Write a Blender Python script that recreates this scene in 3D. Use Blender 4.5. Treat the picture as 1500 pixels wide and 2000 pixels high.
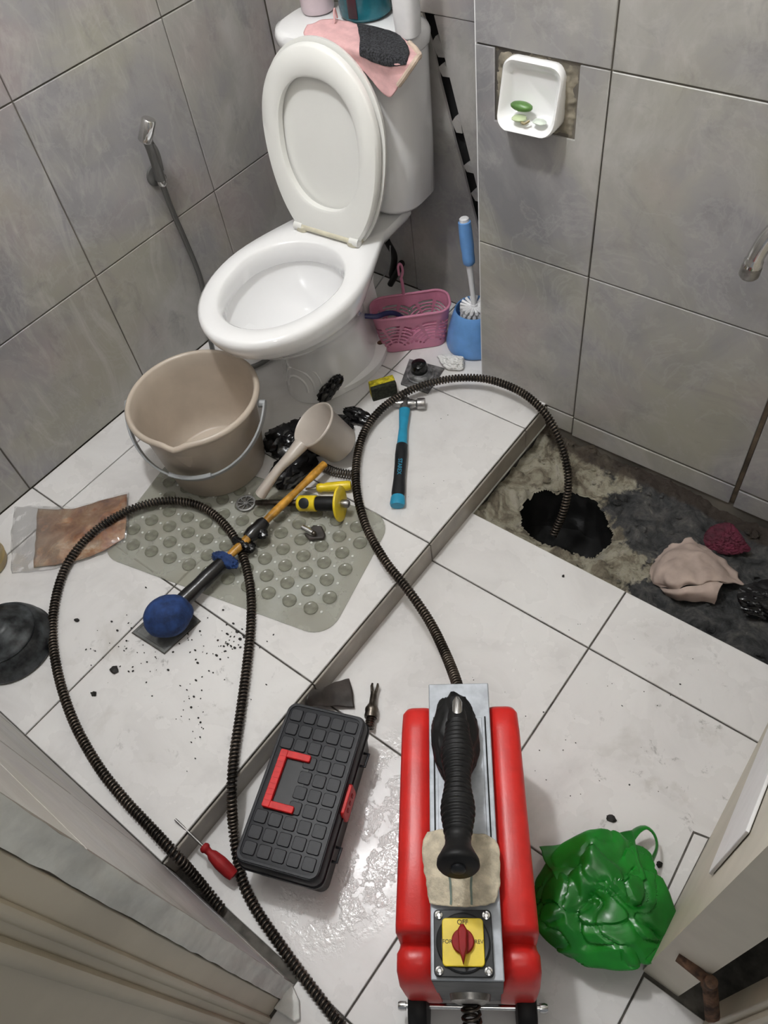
import bpy, bmesh, math, random
from mathutils import Vector, Matrix, Quaternion, noise

# ------------------------------------------------------------------ reset
for o in list(bpy.data.objects):
    bpy.data.objects.remove(o, do_unlink=True)
scene = bpy.context.scene
COL = scene.collection
random.seed(7)
PI = math.pi

# ------------------------------------------------------------------ camera
F_PX = 1554.0
ROW = (Vector((0.789822, 0.603058, -0.111816)),      # camera right
       Vector((0.429499, -0.673963, -0.601086)),     # camera down
       Vector((-0.437849, 0.426726, -0.791323)))     # camera forward
EYE = Vector((0, 0, 1.5))
cd = bpy.data.cameras.new('camera')
cam = bpy.data.objects.new('camera', cd)
COL.objects.link(cam)
cd.sensor_fit = 'VERTICAL'
cd.sensor_height = 24.0
cd.lens = F_PX / 2000.0 * 24.0
cd.clip_start = 0.02
r, d, f = ROW
cam.matrix_world = Matrix(((r.x, -d.x, -f.x, EYE.x), (r.y, -d.y, -f.y, EYE.y),
                           (r.z, -d.z, -f.z, EYE.z), (0, 0, 0, 1)))
scene.camera = cam

# ------------------------------------------------------------------ light
world = bpy.data.worlds.new('world')
scene.world = world
world.use_nodes = True
world.node_tree.nodes['Background'].inputs[0].default_value = (0.88, 0.90, 0.92, 1)
world.node_tree.nodes['Background'].inputs[1].default_value = 0.20
LAMP = Vector((-0.92, 0.52, 2.26))
ld = bpy.data.lights.new('ceiling_bulb_light', 'POINT')
ld.energy = 44
ld.color = (0.985, 0.99, 1.0)
ld.shadow_soft_size = 0.055
lo = bpy.data.objects.new('ceiling_bulb_light', ld)
lo.location = LAMP
COL.objects.link(lo)

HALL = Vector((0.42, -0.52, 2.22))  # light added in the hall to brighten the door frame; source unseen
hl_ = bpy.data.lights.new('added_hall_light', 'POINT')
hl_.energy = 8; hl_.color = (1.0, 0.96, 0.90); hl_.shadow_soft_size = 0.08
hlo = bpy.data.objects.new('added_hall_light', hl_); hlo.location = HALL; COL.objects.link(hlo)
vs = scene.view_settings
vs.view_transform = 'Standard'
vs.look = 'None'
vs.gamma = 1.0
vs.use_curve_mapping = False
vs.exposure = 0.18

# ------------------------------------------------------------------ geometry helpers
def at(px, py, z=None, x=None, y=None):
    """point of the room seen at a place of the 1500x2000 picture, on the plane z, x or y = const"""
    dd = ROW[0] * ((px - 750) / F_PX) + ROW[1] * ((py - 1000) / F_PX) + ROW[2]
    if z is not None: t = (z - EYE.z) / dd.z
    elif x is not None: t = (x - EYE.x) / dd.x
    else: t = (y - EYE.y) / dd.y
    return EYE + dd * t

def catmull(pts, step):
    pts = [Vector(p) for p in pts]
    P = [pts[0] * 2 - pts[1]] + pts + [pts[-1] * 2 - pts[-2]]
    fine = []
    for i in range(1, len(P) - 2):
        for k in range(24):
            t = k / 24
            a, b, c, e = P[i-1], P[i], P[i+1], P[i+2]
            fine.append(0.5 * ((2*b) + (c-a)*t + (2*a-5*b+4*c-e)*t*t + (3*b-a-3*c+e)*t*t*t))
    fine.append(P[-2])
    out = [fine[0]]; acc = 0.0
    for i in range(1, len(fine)):
        seg = (fine[i] - fine[i-1]).length
        while acc + seg >= step:
            q = (step - acc) / seg
            n = fine[i-1].lerp(fine[i], q)
            out.append(n); fine[i-1] = n
            seg = (fine[i] - n).length; acc = 0.0
        acc += seg
    if (out[-1] - fine[-1]).length > step * 0.3: out.append(fine[-1])
    return out

def frames(path):
    T = []
    for i in range(len(path)):
        a = path[max(i-1, 0)]; b = path[min(i+1, len(path)-1)]
        T.append((b - a).normalized())
    n = T[0].orthogonal().normalized()
    N = [n]
    for i in range(1, len(T)):
        n = T[i-1].rotation_difference(T[i]) @ N[-1]
        n = (n - T[i] * n.dot(T[i])).normalized()
        N.append(n)
    return T, N, [t.cross(n) for t, n in zip(T, N)]

class B:
    """collects shapes, then links them as one mesh object"""
    def __init__(self): self.v = []; self.f = []
    def add(self, vs, fs):
        o = len(self.v)
        self.v += [Vector(p) for p in vs]
        self.f += [tuple(i + o for i in q) for q in fs]
        return self
    def box(self, c, s, rot=None):
        c = Vector(c); h = Vector(s) / 2
        vs = [Vector((sx*h.x, sy*h.y, sz*h.z)) for sz in (-1, 1) for sy in (-1, 1) for sx in (-1, 1)]
        if rot is not None: vs = [rot @ p for p in vs]
        return self.add([p + c for p in vs], [(0,2,3,1),(4,5,7,6),(0,1,5,4),(2,6,7,3),(0,4,6,2),(1,3,7,5)])
    def rings(self, rs, closed=False, cap0=True, cap1=True):
        n = len(rs[0]); vs = [p for q in rs for p in q]; fs = []
        m = len(rs)
        for i in range(m if closed else m - 1):
            for j in range(n):
                a = i*n + j; b = i*n + (j+1) % n; c = ((i+1) % m)*n
                fs.append((a, b, c + (j+1) % n, c + j))
        if not closed:
            if cap0: fs.append(tuple(reversed(range(n))))
            if cap1: fs.append(tuple(range((m-1)*n, m*n)))
        return self.add(vs, fs)
    def tube(self, path, rad, n=8, cap=True, flat=1.0):
        path = [Vector(p) for p in path]
        T, N, Bn = frames(path)
        rs = []
        for i, p in enumerate(path):
            rr = rad[i] if isinstance(rad, (list, tuple)) else rad
            rs.append([p + N[i]*(rr*math.cos(2*PI*j/n)) + Bn[i]*(rr*flat*math.sin(2*PI*j/n)) for j in range(n)])
        return self.rings(rs, cap0=cap, cap1=cap)
    def cyl(self, a, b, r0, r1=None, n=20):
        return self.tube([a, b], [r0, r0 if r1 is None else r1], n)
    def lathe(self, prof, n=40, c=(0, 0, 0), axis=None, cap0=False, cap1=False):
        c = Vector(c)
        q = Vector((0,0,1)).rotation_difference(Vector(axis)) if axis is not None else Quaternion()
        rs = [[c + q @ Vector((r_*math.cos(2*PI*j/n), r_*math.sin(2*PI*j/n), z_)) for j in range(n)] for r_, z_ in prof]
        return self.rings(rs, cap0=cap0, cap1=cap1)
    def prism(self, poly, a, b, ax=2):
        def mk(p, h):
            if ax == 2: return Vector((p[0], p[1], h))
            if ax == 1: return Vector((p[0], h, p[1]))
            return Vector((h, p[0], p[1]))
        n = len(poly)
        area = sum(poly[i][0]*poly[(i+1) % n][1] - poly[(i+1) % n][0]*poly[i][1] for i in range(n))
        if (area < 0) != (ax == 1): poly = poly[::-1]
        if a > b: a, b = b, a
        return self.rings([[mk(p, a) for p in poly], [mk(p, b) for p in poly]])
    def ball(self, c, r, n=16, m=10, s=(1, 1, 1), fn=None):
        c = Vector(c); vs = []; fs = []
        for i in range(m + 1):
            th = PI*i/m
            for j in range(n):
                ph = 2*PI*j/n
                u = Vector((math.sin(th)*math.cos(ph), math.sin(th)*math.sin(ph), math.cos(th)))
                k = fn(u) if fn else 1.0
                vs.append(c + Vector((u.x*s[0], u.y*s[1], u.z*s[2])) * (r*k))
        for i in range(m):
            for j in range(n):
                fs.append((i*n+j, (i+1)*n+j, (i+1)*n+(j+1) % n, i*n+(j+1) % n))
        return self.add(vs, fs)
    def grid(self, fn, nu, nv, keep=None, wrap=False):
        cu = nu if wrap else nu + 1
        vs = [fn(i/nu, j/nv) for j in range(nv+1) for i in range(cu)]
        fs = []
        for j in range(nv):
            for i in range(nu):
                if keep and not keep((i+.5)/nu, (j+.5)/nv): continue
                i2 = (i+1) % cu
                fs.append((j*cu+i, j*cu+i2, (j+1)*cu+i2, (j+1)*cu+i))
        return self.add(vs, fs)
    def mesh(self, name, angle=40, weld=True):
        me = bpy.data.meshes.new(name)
        me.from_pydata([tuple(p) for p in self.v], [], self.f)
        bm = bmesh.new(); bm.from_mesh(me)
        if weld: bmesh.ops.remove_doubles(bm, verts=bm.verts, dist=1e-6)
        loose = [p for p in bm.verts if not p.link_faces]
        if loose: bmesh.ops.delete(bm, geom=loose, context='VERTS')
        bmesh.ops.recalc_face_normals(bm, faces=bm.faces)
        bm.to_mesh(me); bm.free()
        me.polygons.foreach_set('use_smooth', [True]*len(me.polygons))
        me.set_sharp_from_angle(angle=math.radians(angle))
        return me
    def build(self, name, mat, parent=None, loc=None, rot=None, bevel=0, seg=2, sub=0, solid=0, angle=40, weld=True):
        o = link(name, self.mesh(name, angle, weld), mat, parent, loc, rot)
        if solid:
            m = o.modifiers.new('solid', 'SOLIDIFY'); m.thickness = solid; m.offset = 0
        if bevel:
            m = o.modifiers.new('bevel', 'BEVEL'); m.width = bevel; m.segments = seg; m.limit_method = 'ANGLE'
            m.angle_limit = math.radians(35); m.harden_normals = False
        if sub:
            m = o.modifiers.new('sub', 'SUBSURF'); m.levels = sub; m.render_levels = sub
        return o

def link(name, data, mat=None, parent=None, loc=None, rot=None):
    o = bpy.data.objects.new(name, data); COL.objects.link(o)
    if mat is not None and data is not None and len(data.materials) == 0: data.materials.append(mat)
    if parent is not None: o.parent = parent
    if loc is not None: o.location = loc
    if rot is not None: o.rotation_euler = rot
    return o

def tag(o, label, cat, group=None):
    o['label'] = label; o['category'] = cat
    if group: o['group'] = group
    return o

def thing(name, label, cat, loc=(0, 0, 0), rz=0.0, group=None):
    o = link(name, None, None, None, loc, (0, 0, rz))
    o.empty_display_size = 0.05
    return tag(o, label, cat, group)

def struct(o):
    o['kind'] = 'structure'; return o

def rrect(w, h, r_, n=5, cx=0, cy=0):
    out = []
    for sx, sy, a0 in ((1, 1, 0), (-1, 1, PI/2), (-1, -1, PI), (1, -1, 1.5*PI)):
        for k in range(n + 1):
            a = a0 + PI/2*k/n
            out.append((cx + sx*(w/2 - r_) + r_*math.cos(a), cy + sy*(h/2 - r_) + r_*math.sin(a)))
    return out

def coil(path_pts, R, wire, pitch, steps=10, sides=5, rfun=None):
    """a steel spring cable: a wire wound as a helix round the path"""
    ds = pitch / steps
    path = catmull(path_pts, ds)
    T, N, Bn = frames(path)
    cen = []
    for i, p in enumerate(path):
        a = 2*PI*i/steps
        k = rfun(i/len(path)) if rfun else 1.0
        cen.append(p + (N[i]*math.cos(a) + Bn[i]*math.sin(a)) * R * k)
    b = B()
    rs = []
    for i, p in enumerate(cen):
        t = (cen[min(i+1, len(cen)-1)] - cen[max(i-1, 0)]).normalized()
        rad = (p - path[i]).normalized()
        rad = (rad - t*rad.dot(t)).normalized(); s = t.cross(rad)
        rs.append([p + rad*(wire*math.cos(2*PI*j/sides)) + s*(wire*math.sin(2*PI*j/sides)) for j in range(sides)])
    b.rings(rs)
    return b, path

def text_mesh(txt, size, mat, name, parent, loc, rot, depth=0.0004):
    c = bpy.data.curves.new(name, 'FONT'); c.body = txt; c.size = size; c.extrude = depth
    c.align_x = 'CENTER'; c.align_y = 'CENTER'
    t = bpy.data.objects.new(name, c); COL.objects.link(t)
    dg = bpy.context.evaluated_depsgraph_get(); dg.update()
    me = bpy.data.meshes.new_from_object(t.evaluated_get(dg))
    bpy.data.objects.remove(t, do_unlink=True)
    me.materials.clear()
    o = link(name, me, mat, parent, loc, None)
    if isinstance(rot, Matrix): o.rotation_euler = rot.to_euler()
    else: o.rotation_euler = rot
    return o

def nz(p, s=1.0, o=0.0):
    return noise.noise(Vector(p) * s + Vector((o, o*1.7, -o)))

# ------------------------------------------------------------------ materials
def new_mat(name):
    m = bpy.data.materials.new(name); m.use_nodes = True
    nt = m.node_tree; p = nt.nodes['Principled BSDF']
    return m, nt, p

def N_(nt, kind, **kw):
    n = nt.nodes.new(kind)
    for k, v_ in kw.items(): setattr(n, k, v_)
    return n

def coords(nt, obj=True):
    if obj: return N_(nt, 'ShaderNodeTexCoord').outputs['Object']
    return N_(nt, 'ShaderNodeNewGeometry').outputs['Position']

def noise_n(nt, vec, scale, detail=6, rough=0.55, dist=0.0):
    n = N_(nt, 'ShaderNodeTexNoise')
    n.inputs['Scale'].default_value = scale; n.inputs['Detail'].default_value = detail
    n.inputs['Roughness'].default_value = rough; n.inputs['Distortion'].default_value = dist
    nt.links.new(vec, n.inputs['Vector'])
    return n.outputs['Fac']

def ramp(nt, fac, stops):
    n = N_(nt, 'ShaderNodeValToRGB'); e = n.color_ramp.elements
    while len(e) < len(stops): e.new(0.5)
    for el, (pos, c) in zip(e, stops):
        el.position = pos; el.color = (*c, 1) if len(c) == 3 else c
    nt.links.new(fac, n.inputs['Fac'])
    return n.outputs['Color']

def mix(nt, fac, a, b, mode='MIX'):
    n = N_(nt, 'ShaderNodeMix', data_type='RGBA', blend_type=mode)
    for sock, val in ((n.inputs[0], fac), (n.inputs[6], a), (n.inputs[7], b)):
        if hasattr(val, 'is_output'): nt.links.new(val, sock)
        elif isinstance(val, (int, float)): sock.default_value = val
        else: sock.default_value = (*val, 1)
    return n.outputs[2]

def math_n(nt, op, a, b=None, clamp=False):
    n = N_(nt, 'ShaderNodeMath', operation=op); n.use_clamp = clamp
    for sock, val in ((n.inputs[0], a), (n.inputs[1], b)):
        if val is None: continue
        if hasattr(val, 'is_output'): nt.links.new(val, sock)
        else: sock.default_value = val
    return n.outputs[0]

def bump(nt, p, h, strength=0.2, dist=0.002):
    n = N_(nt, 'ShaderNodeBump'); n.inputs['Strength'].default_value = strength
    n.inputs['Distance'].default_value = dist
    nt.links.new(h, n.inputs['Height']); nt.links.new(n.outputs[0], p.inputs['Normal'])

def plain(name, col, rough=0.5, metal=0.0, var=0.12, scale=30, bmp=0.0, bscale=200, coat=0.0, col2=None, spec=0.5, trans=0.0, alpha=1.0, sub=0.0):
    m, nt, p = new_mat(name)
    v_ = coords(nt)
    fac = noise_n(nt, v_, scale, 5)
    c2 = col2 if col2 else tuple(x*(1-2*var) for x in col)
    c1 = col if col2 else tuple(min(1, x*(1+var)) for x in col)
    colr = ramp(nt, fac, [(0.36, c2), (0.64, c1)])
    nt.links.new(colr, p.inputs['Base Color'])
    p.inputs['Roughness'].default_value = rough; p.inputs['Metallic'].default_value = metal
    p.inputs['Coat Weight'].default_value = coat; p.inputs['Coat Roughness'].default_value = 0.08
    p.inputs['Specular IOR Level'].default_value = spec
    p.inputs['Transmission Weight'].default_value = trans
    p.inputs['Alpha'].default_value = alpha
    if sub:
        p.inputs['Subsurface Weight'].default_value = sub
        p.inputs['Subsurface Radius'].default_value = (0.01, 0.01, 0.01)
    if bmp: bump(nt, p, noise_n(nt, v_, bscale, 4), bmp, 0.002)
    return m

def m_wall_tile():
    m, nt, p = new_mat('grey_stone_wall_tile')
    v_ = coords(nt, False)
    big = noise_n(nt, v_, 2.6, 7, 0.6, 0.7)
    c = ramp(nt, big, [(0.30, (0.215, 0.212, 0.226)), (0.44, (0.315, 0.308, 0.315)), (0.56, (0.37, 0.36, 0.335)), (0.72, (0.50, 0.49, 0.475))])
    warm = noise_n(nt, v_, 3.7, 4, 0.5, 0.3)
    c = mix(nt, ramp(nt, warm, [(0.48, (0, 0, 0)), (0.66, (0.60, 0.60, 0.60))]), c, (0.385, 0.325, 0.315))
    olive = noise_n(nt, v_, 2.1, 5, 0.55, 1.0)
    c = mix(nt, ramp(nt, olive, [(0.50, (0, 0, 0)), (0.66, (0.65, 0.65, 0.65))]), c, (0.36, 0.35, 0.275))
    mp = N_(nt, 'ShaderNodeMapping'); nt.links.new(v_, mp.inputs['Vector'])
    mp.inputs['Rotation'].default_value = (0.6, 0.5, 0.7); mp.inputs['Scale'].default_value = (2.2, 9.0, 2.6)
    st = noise_n(nt, mp.outputs[0], 1.6, 8, 0.68, 1.2)
    c = mix(nt, ramp(nt, st, [(0.54, (0, 0, 0)), (0.70, (0.60, 0.60, 0.60))]), c, (0.52, 0.505, 0.48))
    c = mix(nt, ramp(nt, st, [(0.28, (0.50, 0.50, 0.50)), (0.44, (0, 0, 0))]), c, (0.20, 0.19, 0.195))
    vn = noise_n(nt, v_, 5.2, 9, 0.62, 1.6)
    ridge = math_n(nt, 'ABSOLUTE', math_n(nt, 'SUBTRACT', vn, 0.5))
    vein = ramp(nt, ridge, [(0.0, (0.20, 0.20, 0.20)), (0.030, (0, 0, 0))])
    c = mix(nt, vein, c, (0.50, 0.49, 0.475))
    dk = noise_n(nt, v_, 9, 8, 0.7, 0.8)
    c = mix(nt, ramp(nt, dk, [(0.28, (0.5, 0.5, 0.5)), (0.42, (0, 0, 0))]), c, (0.20, 0.195, 0.195))
    nt.links.new(c, p.inputs['Base Color'])
    p.inputs['Roughness'].default_value = 0.42
    bump(nt, p, noise_n(nt, v_, 26, 8, 0.6), 0.22, 0.004)
    return m

def m_floor_tile(name, wet):
    m, nt, p = new_mat(name)
    v_ = coords(nt, False)
    n1 = noise_n(nt, v_, 4.2, 7, 0.62, 0.8)
    c = ramp(nt, n1, [(0.30, (0.60, 0.585, 0.575)), (0.50, (0.70, 0.685, 0.675)), (0.70, (0.73, 0.72, 0.71))])
    n2 = noise_n(nt, v_, 9.5, 8, 0.7, 0.6)
    c = mix(nt, ramp(nt, n2, [(0.60, (0, 0, 0)), (0.78, (0.5, 0.5, 0.5))]), c, (0.52, 0.50, 0.485))
    # mud smears left by the work, thickest where the wet tools lay
    n3 = noise_n(nt, v_, 21, 9, 0.72, 0.5)
    smear = ramp(nt, n3, [(0.60, (0, 0, 0)), (0.72, (0.8, 0.8, 0.8))])
    sep = N_(nt, 'ShaderNodeSeparateXYZ'); nt.links.new(v_, sep.inputs[0])
    def blob(cx, cy, rx, ry):
        a = math_n(nt, 'POWER', math_n(nt, 'DIVIDE', math_n(nt, 'SUBTRACT', sep.outputs[0], cx), rx), 2.0)
        b_ = math_n(nt, 'POWER', math_n(nt, 'DIVIDE', math_n(nt, 'SUBTRACT', sep.outputs[1], cy), ry), 2.0)
        return math_n(nt, 'SUBTRACT', 1.0, math_n(nt, 'SQRT', math_n(nt, 'ADD', a, b_)), True)
    if wet:
        area = blob(0.0, 0.62, 0.26, 0.45)
    else:
        area = blob(-0.93, 0.20, 0.30, 0.26)
    sm2 = ramp(nt, noise_n(nt, v_, 6.5, 6, 0.6, 0.3), [(0.55, (0, 0, 0)), (0.72, (0.55, 0.55, 0.55))])
    c = mix(nt, math_n(nt, 'MULTIPLY', sm2, math_n(nt, 'ADD', math_n(nt, 'MULTIPLY', area, 1.2), 0.25), True), c, (0.36, 0.34, 0.29))
    msk = math_n(nt, 'MULTIPLY', smear, math_n(nt, 'ADD', math_n(nt, 'MULTIPLY', area, 1.3), 0.10), True)
    c = mix(nt, msk, c, (0.10, 0.095, 0.085))
    nt.links.new(c, p.inputs['Base Color'])
    rr = ramp(nt, noise_n(nt, v_, 7, 5), [(0.35, (0.20, 0.20, 0.20)), (0.65, (0.36, 0.36, 0.36))])
    h = noise_n(nt, v_, 60, 5, 0.6)
    if wet:
        pud = math_n(nt, 'MULTIPLY', math_n(nt, 'MULTIPLY', blob(-0.40, 0.22, 0.13, 0.26), 3.0, True),
                     ramp(nt, noise_n(nt, v_, 24, 5, 0.6), [(0.46, (0, 0, 0)), (0.54, (1, 1, 1))]))
        rr = mix(nt, pud, rr, (0.07, 0.07, 0.07))
        h2 = noise_n(nt, v_, 120, 3, 0.5, 0.4)
        h = math_n(nt, 'ADD', math_n(nt, 'MULTIPLY', h, 0.06), math_n(nt, 'MULTIPLY', math_n(nt, 'MULTIPLY', h2, pud), 1.0))
        bump(nt, p, h, 0.5, 0.003)
    else:
        bump(nt, p, h, 0.06, 0.002)
    nt.links.new(rr, p.inputs['Roughness'])
    return m

def m_rubble():
    m, nt, p = new_mat('broken_mortar_and_mud')
    v_ = coords(nt, False)
    sep = N_(nt, 'ShaderNodeSeparateXYZ'); nt.links.new(v_, sep.inputs[0])
    n1 = noise_n(nt, v_, 15, 10, 0.70, 0.9)
    dry = ramp(nt, n1, [(0.30, (0.075, 0.060, 0.045)), (0.42, (0.21, 0.18, 0.13)), (0.52, (0.40, 0.37, 0.28)), (0.62, (0.46, 0.43, 0.35)), (0.74, (0.24, 0.22, 0.20))])
    spots = ramp(nt, noise_n(nt, v_, 46, 8, 0.75), [(0.36, (0.75, 0.75, 0.75)), (0.46, (0, 0, 0))])
    dry = mix(nt, spots, dry, (0.12, 0.10, 0.08))
    mud = ramp(nt, noise_n(nt, v_, 22, 10, 0.72, 0.8), [(0.36, (0.014, 0.015, 0.017)), (0.50, (0.060, 0.061, 0.063)), (0.62, (0.12, 0.115, 0.11)), (0.74, (0.30, 0.28, 0.25))])
    wob = math_n(nt, 'MULTIPLY', math_n(nt, 'SUBTRACT', noise_n(nt, v_, 6, 7, 0.65), 0.5), 7.0)
    t = math_n(nt, 'ADD', math_n(nt, 'MULTIPLY', math_n(nt, 'ADD', sep.outputs[0], 0.325), 9.0), wob)
    t = math_n(nt, 'ADD', t, math_n(nt, 'MULTIPLY', math_n(nt, 'SUBTRACT', sep.outputs[1], 1.06), 5.0))
    fac = ramp(nt, math_n(nt, 'ADD', t, 0.5), [(0.35, (0, 0, 0)), (0.65, (1, 1, 1))])
    c = mix(nt, fac, dry, mud)
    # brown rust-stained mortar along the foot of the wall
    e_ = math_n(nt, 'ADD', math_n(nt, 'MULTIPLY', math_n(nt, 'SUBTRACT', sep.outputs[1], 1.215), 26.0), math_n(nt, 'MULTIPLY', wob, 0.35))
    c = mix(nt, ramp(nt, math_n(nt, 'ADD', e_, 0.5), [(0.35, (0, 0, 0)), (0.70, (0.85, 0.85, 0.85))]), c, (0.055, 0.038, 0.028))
    nt.links.new(c, p.inputs['Base Color'])
    p.inputs['Roughness'].default_value = 0.72
    bump(nt, p, noise_n(nt, v_, 60, 10, 0.75), 1.0, 0.010)
    return m

MW = m_wall_tile()
MFU = m_floor_tile('white_floor_tile_upper', False)
MFL = m_floor_tile('white_floor_tile_lower', True)
M_GROUT = plain('dark_floor_grout', (0.10, 0.092, 0.08), 0.9, var=0.25, scale=40)
M_WGROUT = plain('grey_wall_grout', (0.23, 0.205, 0.17), 0.9, col2=(0.05, 0.045, 0.04), scale=4)
M_BROWNGROUT = plain('brown_wall_grout', (0.10, 0.075, 0.05), 0.9, var=0.3, scale=20)
M_RISER = plain('taupe_riser_tile', (0.33, 0.30, 0.26), 0.40, var=0.10, scale=12)
M_CEMENT = plain('rough_grey_cement', (0.70, 0.71, 0.68), 0.7, var=0.12, scale=16, bmp=1.0, bscale=45)
M_CREAM = plain('cream_painted_wood', (0.50, 0.455, 0.36), 0.42, var=0.06, scale=6, bmp=0.05, bscale=60)
M_JAMB = plain('pale_cream_paint', (0.60, 0.56, 0.46), 0.45, var=0.06, scale=5, bmp=0.05, bscale=50)
M_CEIL = plain('white_ceiling_paint', (0.78, 0.78, 0.76), 0.8, var=0.02, scale=5)
M_PORC = plain('white_porcelain', (0.90, 0.90, 0.905), 0.12, var=0.01, scale=4, coat=0.5)
M_SEAT = plain('ivory_plastic', (0.83, 0.83, 0.80), 0.28, var=0.015, scale=4)
M_IVORY = plain('aged_ivory_plastic', (0.68, 0.64, 0.50), 0.35, var=0.06, scale=30)
M_CHROME = plain('chrome', (0.72, 0.72, 0.72), 0.16, 1.0, var=0.05)
M_STEEL = plain('dull_steel', (0.42, 0.41, 0.40), 0.38, 1.0, var=0.2, scale=60)
M_DSTEEL = plain('dark_greasy_steel', (0.15, 0.13, 0.11), 0.34, 1.0, var=0.3, scale=40)
M_COIL = plain('oily_brown_spring_steel', (0.105, 0.085, 0.068), 0.36, 0.75, var=0.35, scale=20)
M_CORE = plain('black_cable_core', (0.012, 0.011, 0.010), 0.8)
M_BLACK = plain('black_plastic', (0.011, 0.012, 0.014), 0.42, var=0.15, spec=0.35)
M_HOSE = plain('grey_metal_hose', (0.17, 0.17, 0.165), 0.36, 0.6, var=0.04, scale=8)
M_PANEL_SHADE = plain('shaded_grey_panel', (0.13, 0.135, 0.14), 0.55, 0.2, var=0.1)  # grey darkened to paint the shade on the machine's rear panel
M_BRUBBER = plain('black_rubber', (0.009, 0.009, 0.0095), 0.5, var=0.2, spec=0.3)
M_TOOLBOX = plain('charcoal_toolbox_plastic', (0.010, 0.011, 0.0145), 0.42, var=0.12, scale=80, bmp=0.05, bscale=400, spec=0.28)
M_RED = plain('red_moulded_plastic', (0.62, 0.018, 0.014), 0.36, var=0.06, scale=25, bmp=0.10, bscale=260)
M_RED2 = plain('bright_red_plastic', (0.60, 0.016, 0.016), 0.45, var=0.08, scale=60, spec=0.3)
M_DRED = plain('dark_red_plastic', (0.30, 0.012, 0.014), 0.55, var=0.12, spec=0.25)
M_YEL = plain('yellow_plastic', (0.80, 0.60, 0.02), 0.34, var=0.06)
M_BUCKET = plain('beige_plastic', (0.50, 0.43, 0.355), 0.36, var=0.05, scale=12)
M_DIPPER = plain('pale_beige_plastic', (0.53, 0.475, 0.42), 0.33, var=0.04, scale=12)
M_GREYPL = plain('grey_plastic', (0.33, 0.345, 0.355), 0.40, var=0.06)
M_BLUE = plain('sky_blue_plastic', (0.155, 0.36, 0.74), 0.36, var=0.05)
M_PINK = plain('pink_plastic', (0.58, 0.225, 0.335), 0.40, var=0.05)
M_NAVY = plain('navy_plastic', (0.028, 0.03, 0.115), 0.35)
M_WHITE = plain('white_plastic', (0.82, 0.82, 0.83), 0.35, var=0.02)
M_TEAL = plain('teal_plastic', (0.012, 0.105, 0.135), 0.2, var=0.3, scale=14)
M_ZINC = plain('galvanised_plate', (0.40, 0.425, 0.46), 0.50, 0.25, var=0.10, scale=40, bmp=0.08, bscale=120)
M_WOOD = plain('varnished_yellow_wood', (0.52, 0.26, 0.035), 0.3, var=0.25, scale=45)
M_BLUECL = plain('blue_foam', (0.012, 0.040, 0.145), 0.85, var=0.25, scale=50, bmp=0.3, bscale=160)
M_CYAN = plain('cyan_grip', (0.02, 0.27, 0.44), 0.42, var=0.06)
M_TISSUE = plain('white_tissue', (0.82, 0.82, 0.81), 0.9, var=0.03, bmp=0.3, bscale=90)
M_MORTAR = plain('smeared_brown_mortar', (0.27, 0.24, 0.185), 0.85, var=0.3, scale=28, bmp=0.5, bscale=60)
M_RUST = plain('rusty_iron', (0.12, 0.062, 0.035), 0.8, 0.2, var=0.4, scale=60, bmp=0.4, bscale=150)
M_DPLG = plain('dull_grey_metal', (0.24, 0.24, 0.235), 0.5, 0.4, var=0.2, scale=60)
M_VOID = plain('dark_void', (0.008, 0.008, 0.008), 0.9)
M_RUBBLE = m_rubble()
print('base ready')
M_SLUDGE_SHADE = plain('black_sludge_and_shade', (0.011, 0.011, 0.011), 0.25, var=0.3, scale=30, bmp=0.6, bscale=40)  # sludge black; on the shaft walls it also paints in the hole's shade

# ================================================================== THE SETTING
PZ = 0.0675            # raised platform
XL, YB, YR, XD, YF = -1.585, 1.465, 1.255, 0.085, -0.055
XRISE = -0.656
CEIL = 2.40

def tile_mesh(poly, thick=0.006, ch=0.0012):
    """flat tile in local xy, face up at z=0, edges chamfered"""
    c = Vector((sum(p[0] for p in poly)/len(poly), sum(p[1] for p in poly)/len(poly), 0))
    n = len(poly)
    area = sum(poly[i][0]*poly[(i+1) % n][1] - poly[(i+1) % n][0]*poly[i][1] for i in range(n))
    if area < 0: poly = poly[::-1]
    def inset(k):
        out = []
        for i in range(n):
            a, b, e = [Vector(poly[(i+q) % n]).to_2d() for q in (-1, 0, 1)]
            d1 = (b - a).normalized(); d2 = (e - b).normalized()
            n1 = Vector((-d1.y, d1.x)); n2 = Vector((-d2.y, d2.x))
            m_ = n1 + n2; den = max(0.4, 1 + n1.dot(n2))
            out.append(b + m_ * (k/den))
        return out
    bb = B()
    bb.rings([[Vector((p[0], p[1], -thick)) for p in poly], [Vector((p[0], p[1], -ch)) for p in poly],
              [Vector((p.x, p.y, 0)) for p in inset(ch)]], cap0=False)
    return bb

FACE = {  # local (u, v, n) -> world
    'up': lambda u, v_, n: Vector((u, v_, n)),
    'px': lambda u, v_, n: Vector((n, u, v_)),          # faces +X, u=Y, v=Z
    'nx': lambda u, v_, n: Vector((-n, u, v_)),
    'ny': lambda u, v_, n: Vector((u, -n, v_)),         # faces -Y, u=X, v=Z
    'py': lambda u, v_, n: Vector((u, n, v_)),
}
def tile(parent, face, plane, poly, mat, name='tile', gap=0.003, jit=0.0005):
    g = gap/2
    cx = sum(p[0] for p in poly)/len(poly); cy = sum(p[1] for p in poly)/len(poly)
    bb = tile_mesh([(p[0] + (g if p[0] < cx else -g), p[1] + (g if p[1] < cy else -g)) for p in poly] if len(poly) == 4 else poly)
    fn = FACE[face]; k = random.uniform(-jit, jit)
    bb.v = [fn(p.x, p.y, plane + p.z + k) for p in bb.v]
    return bb.build(name, mat, parent, angle=20)

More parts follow.
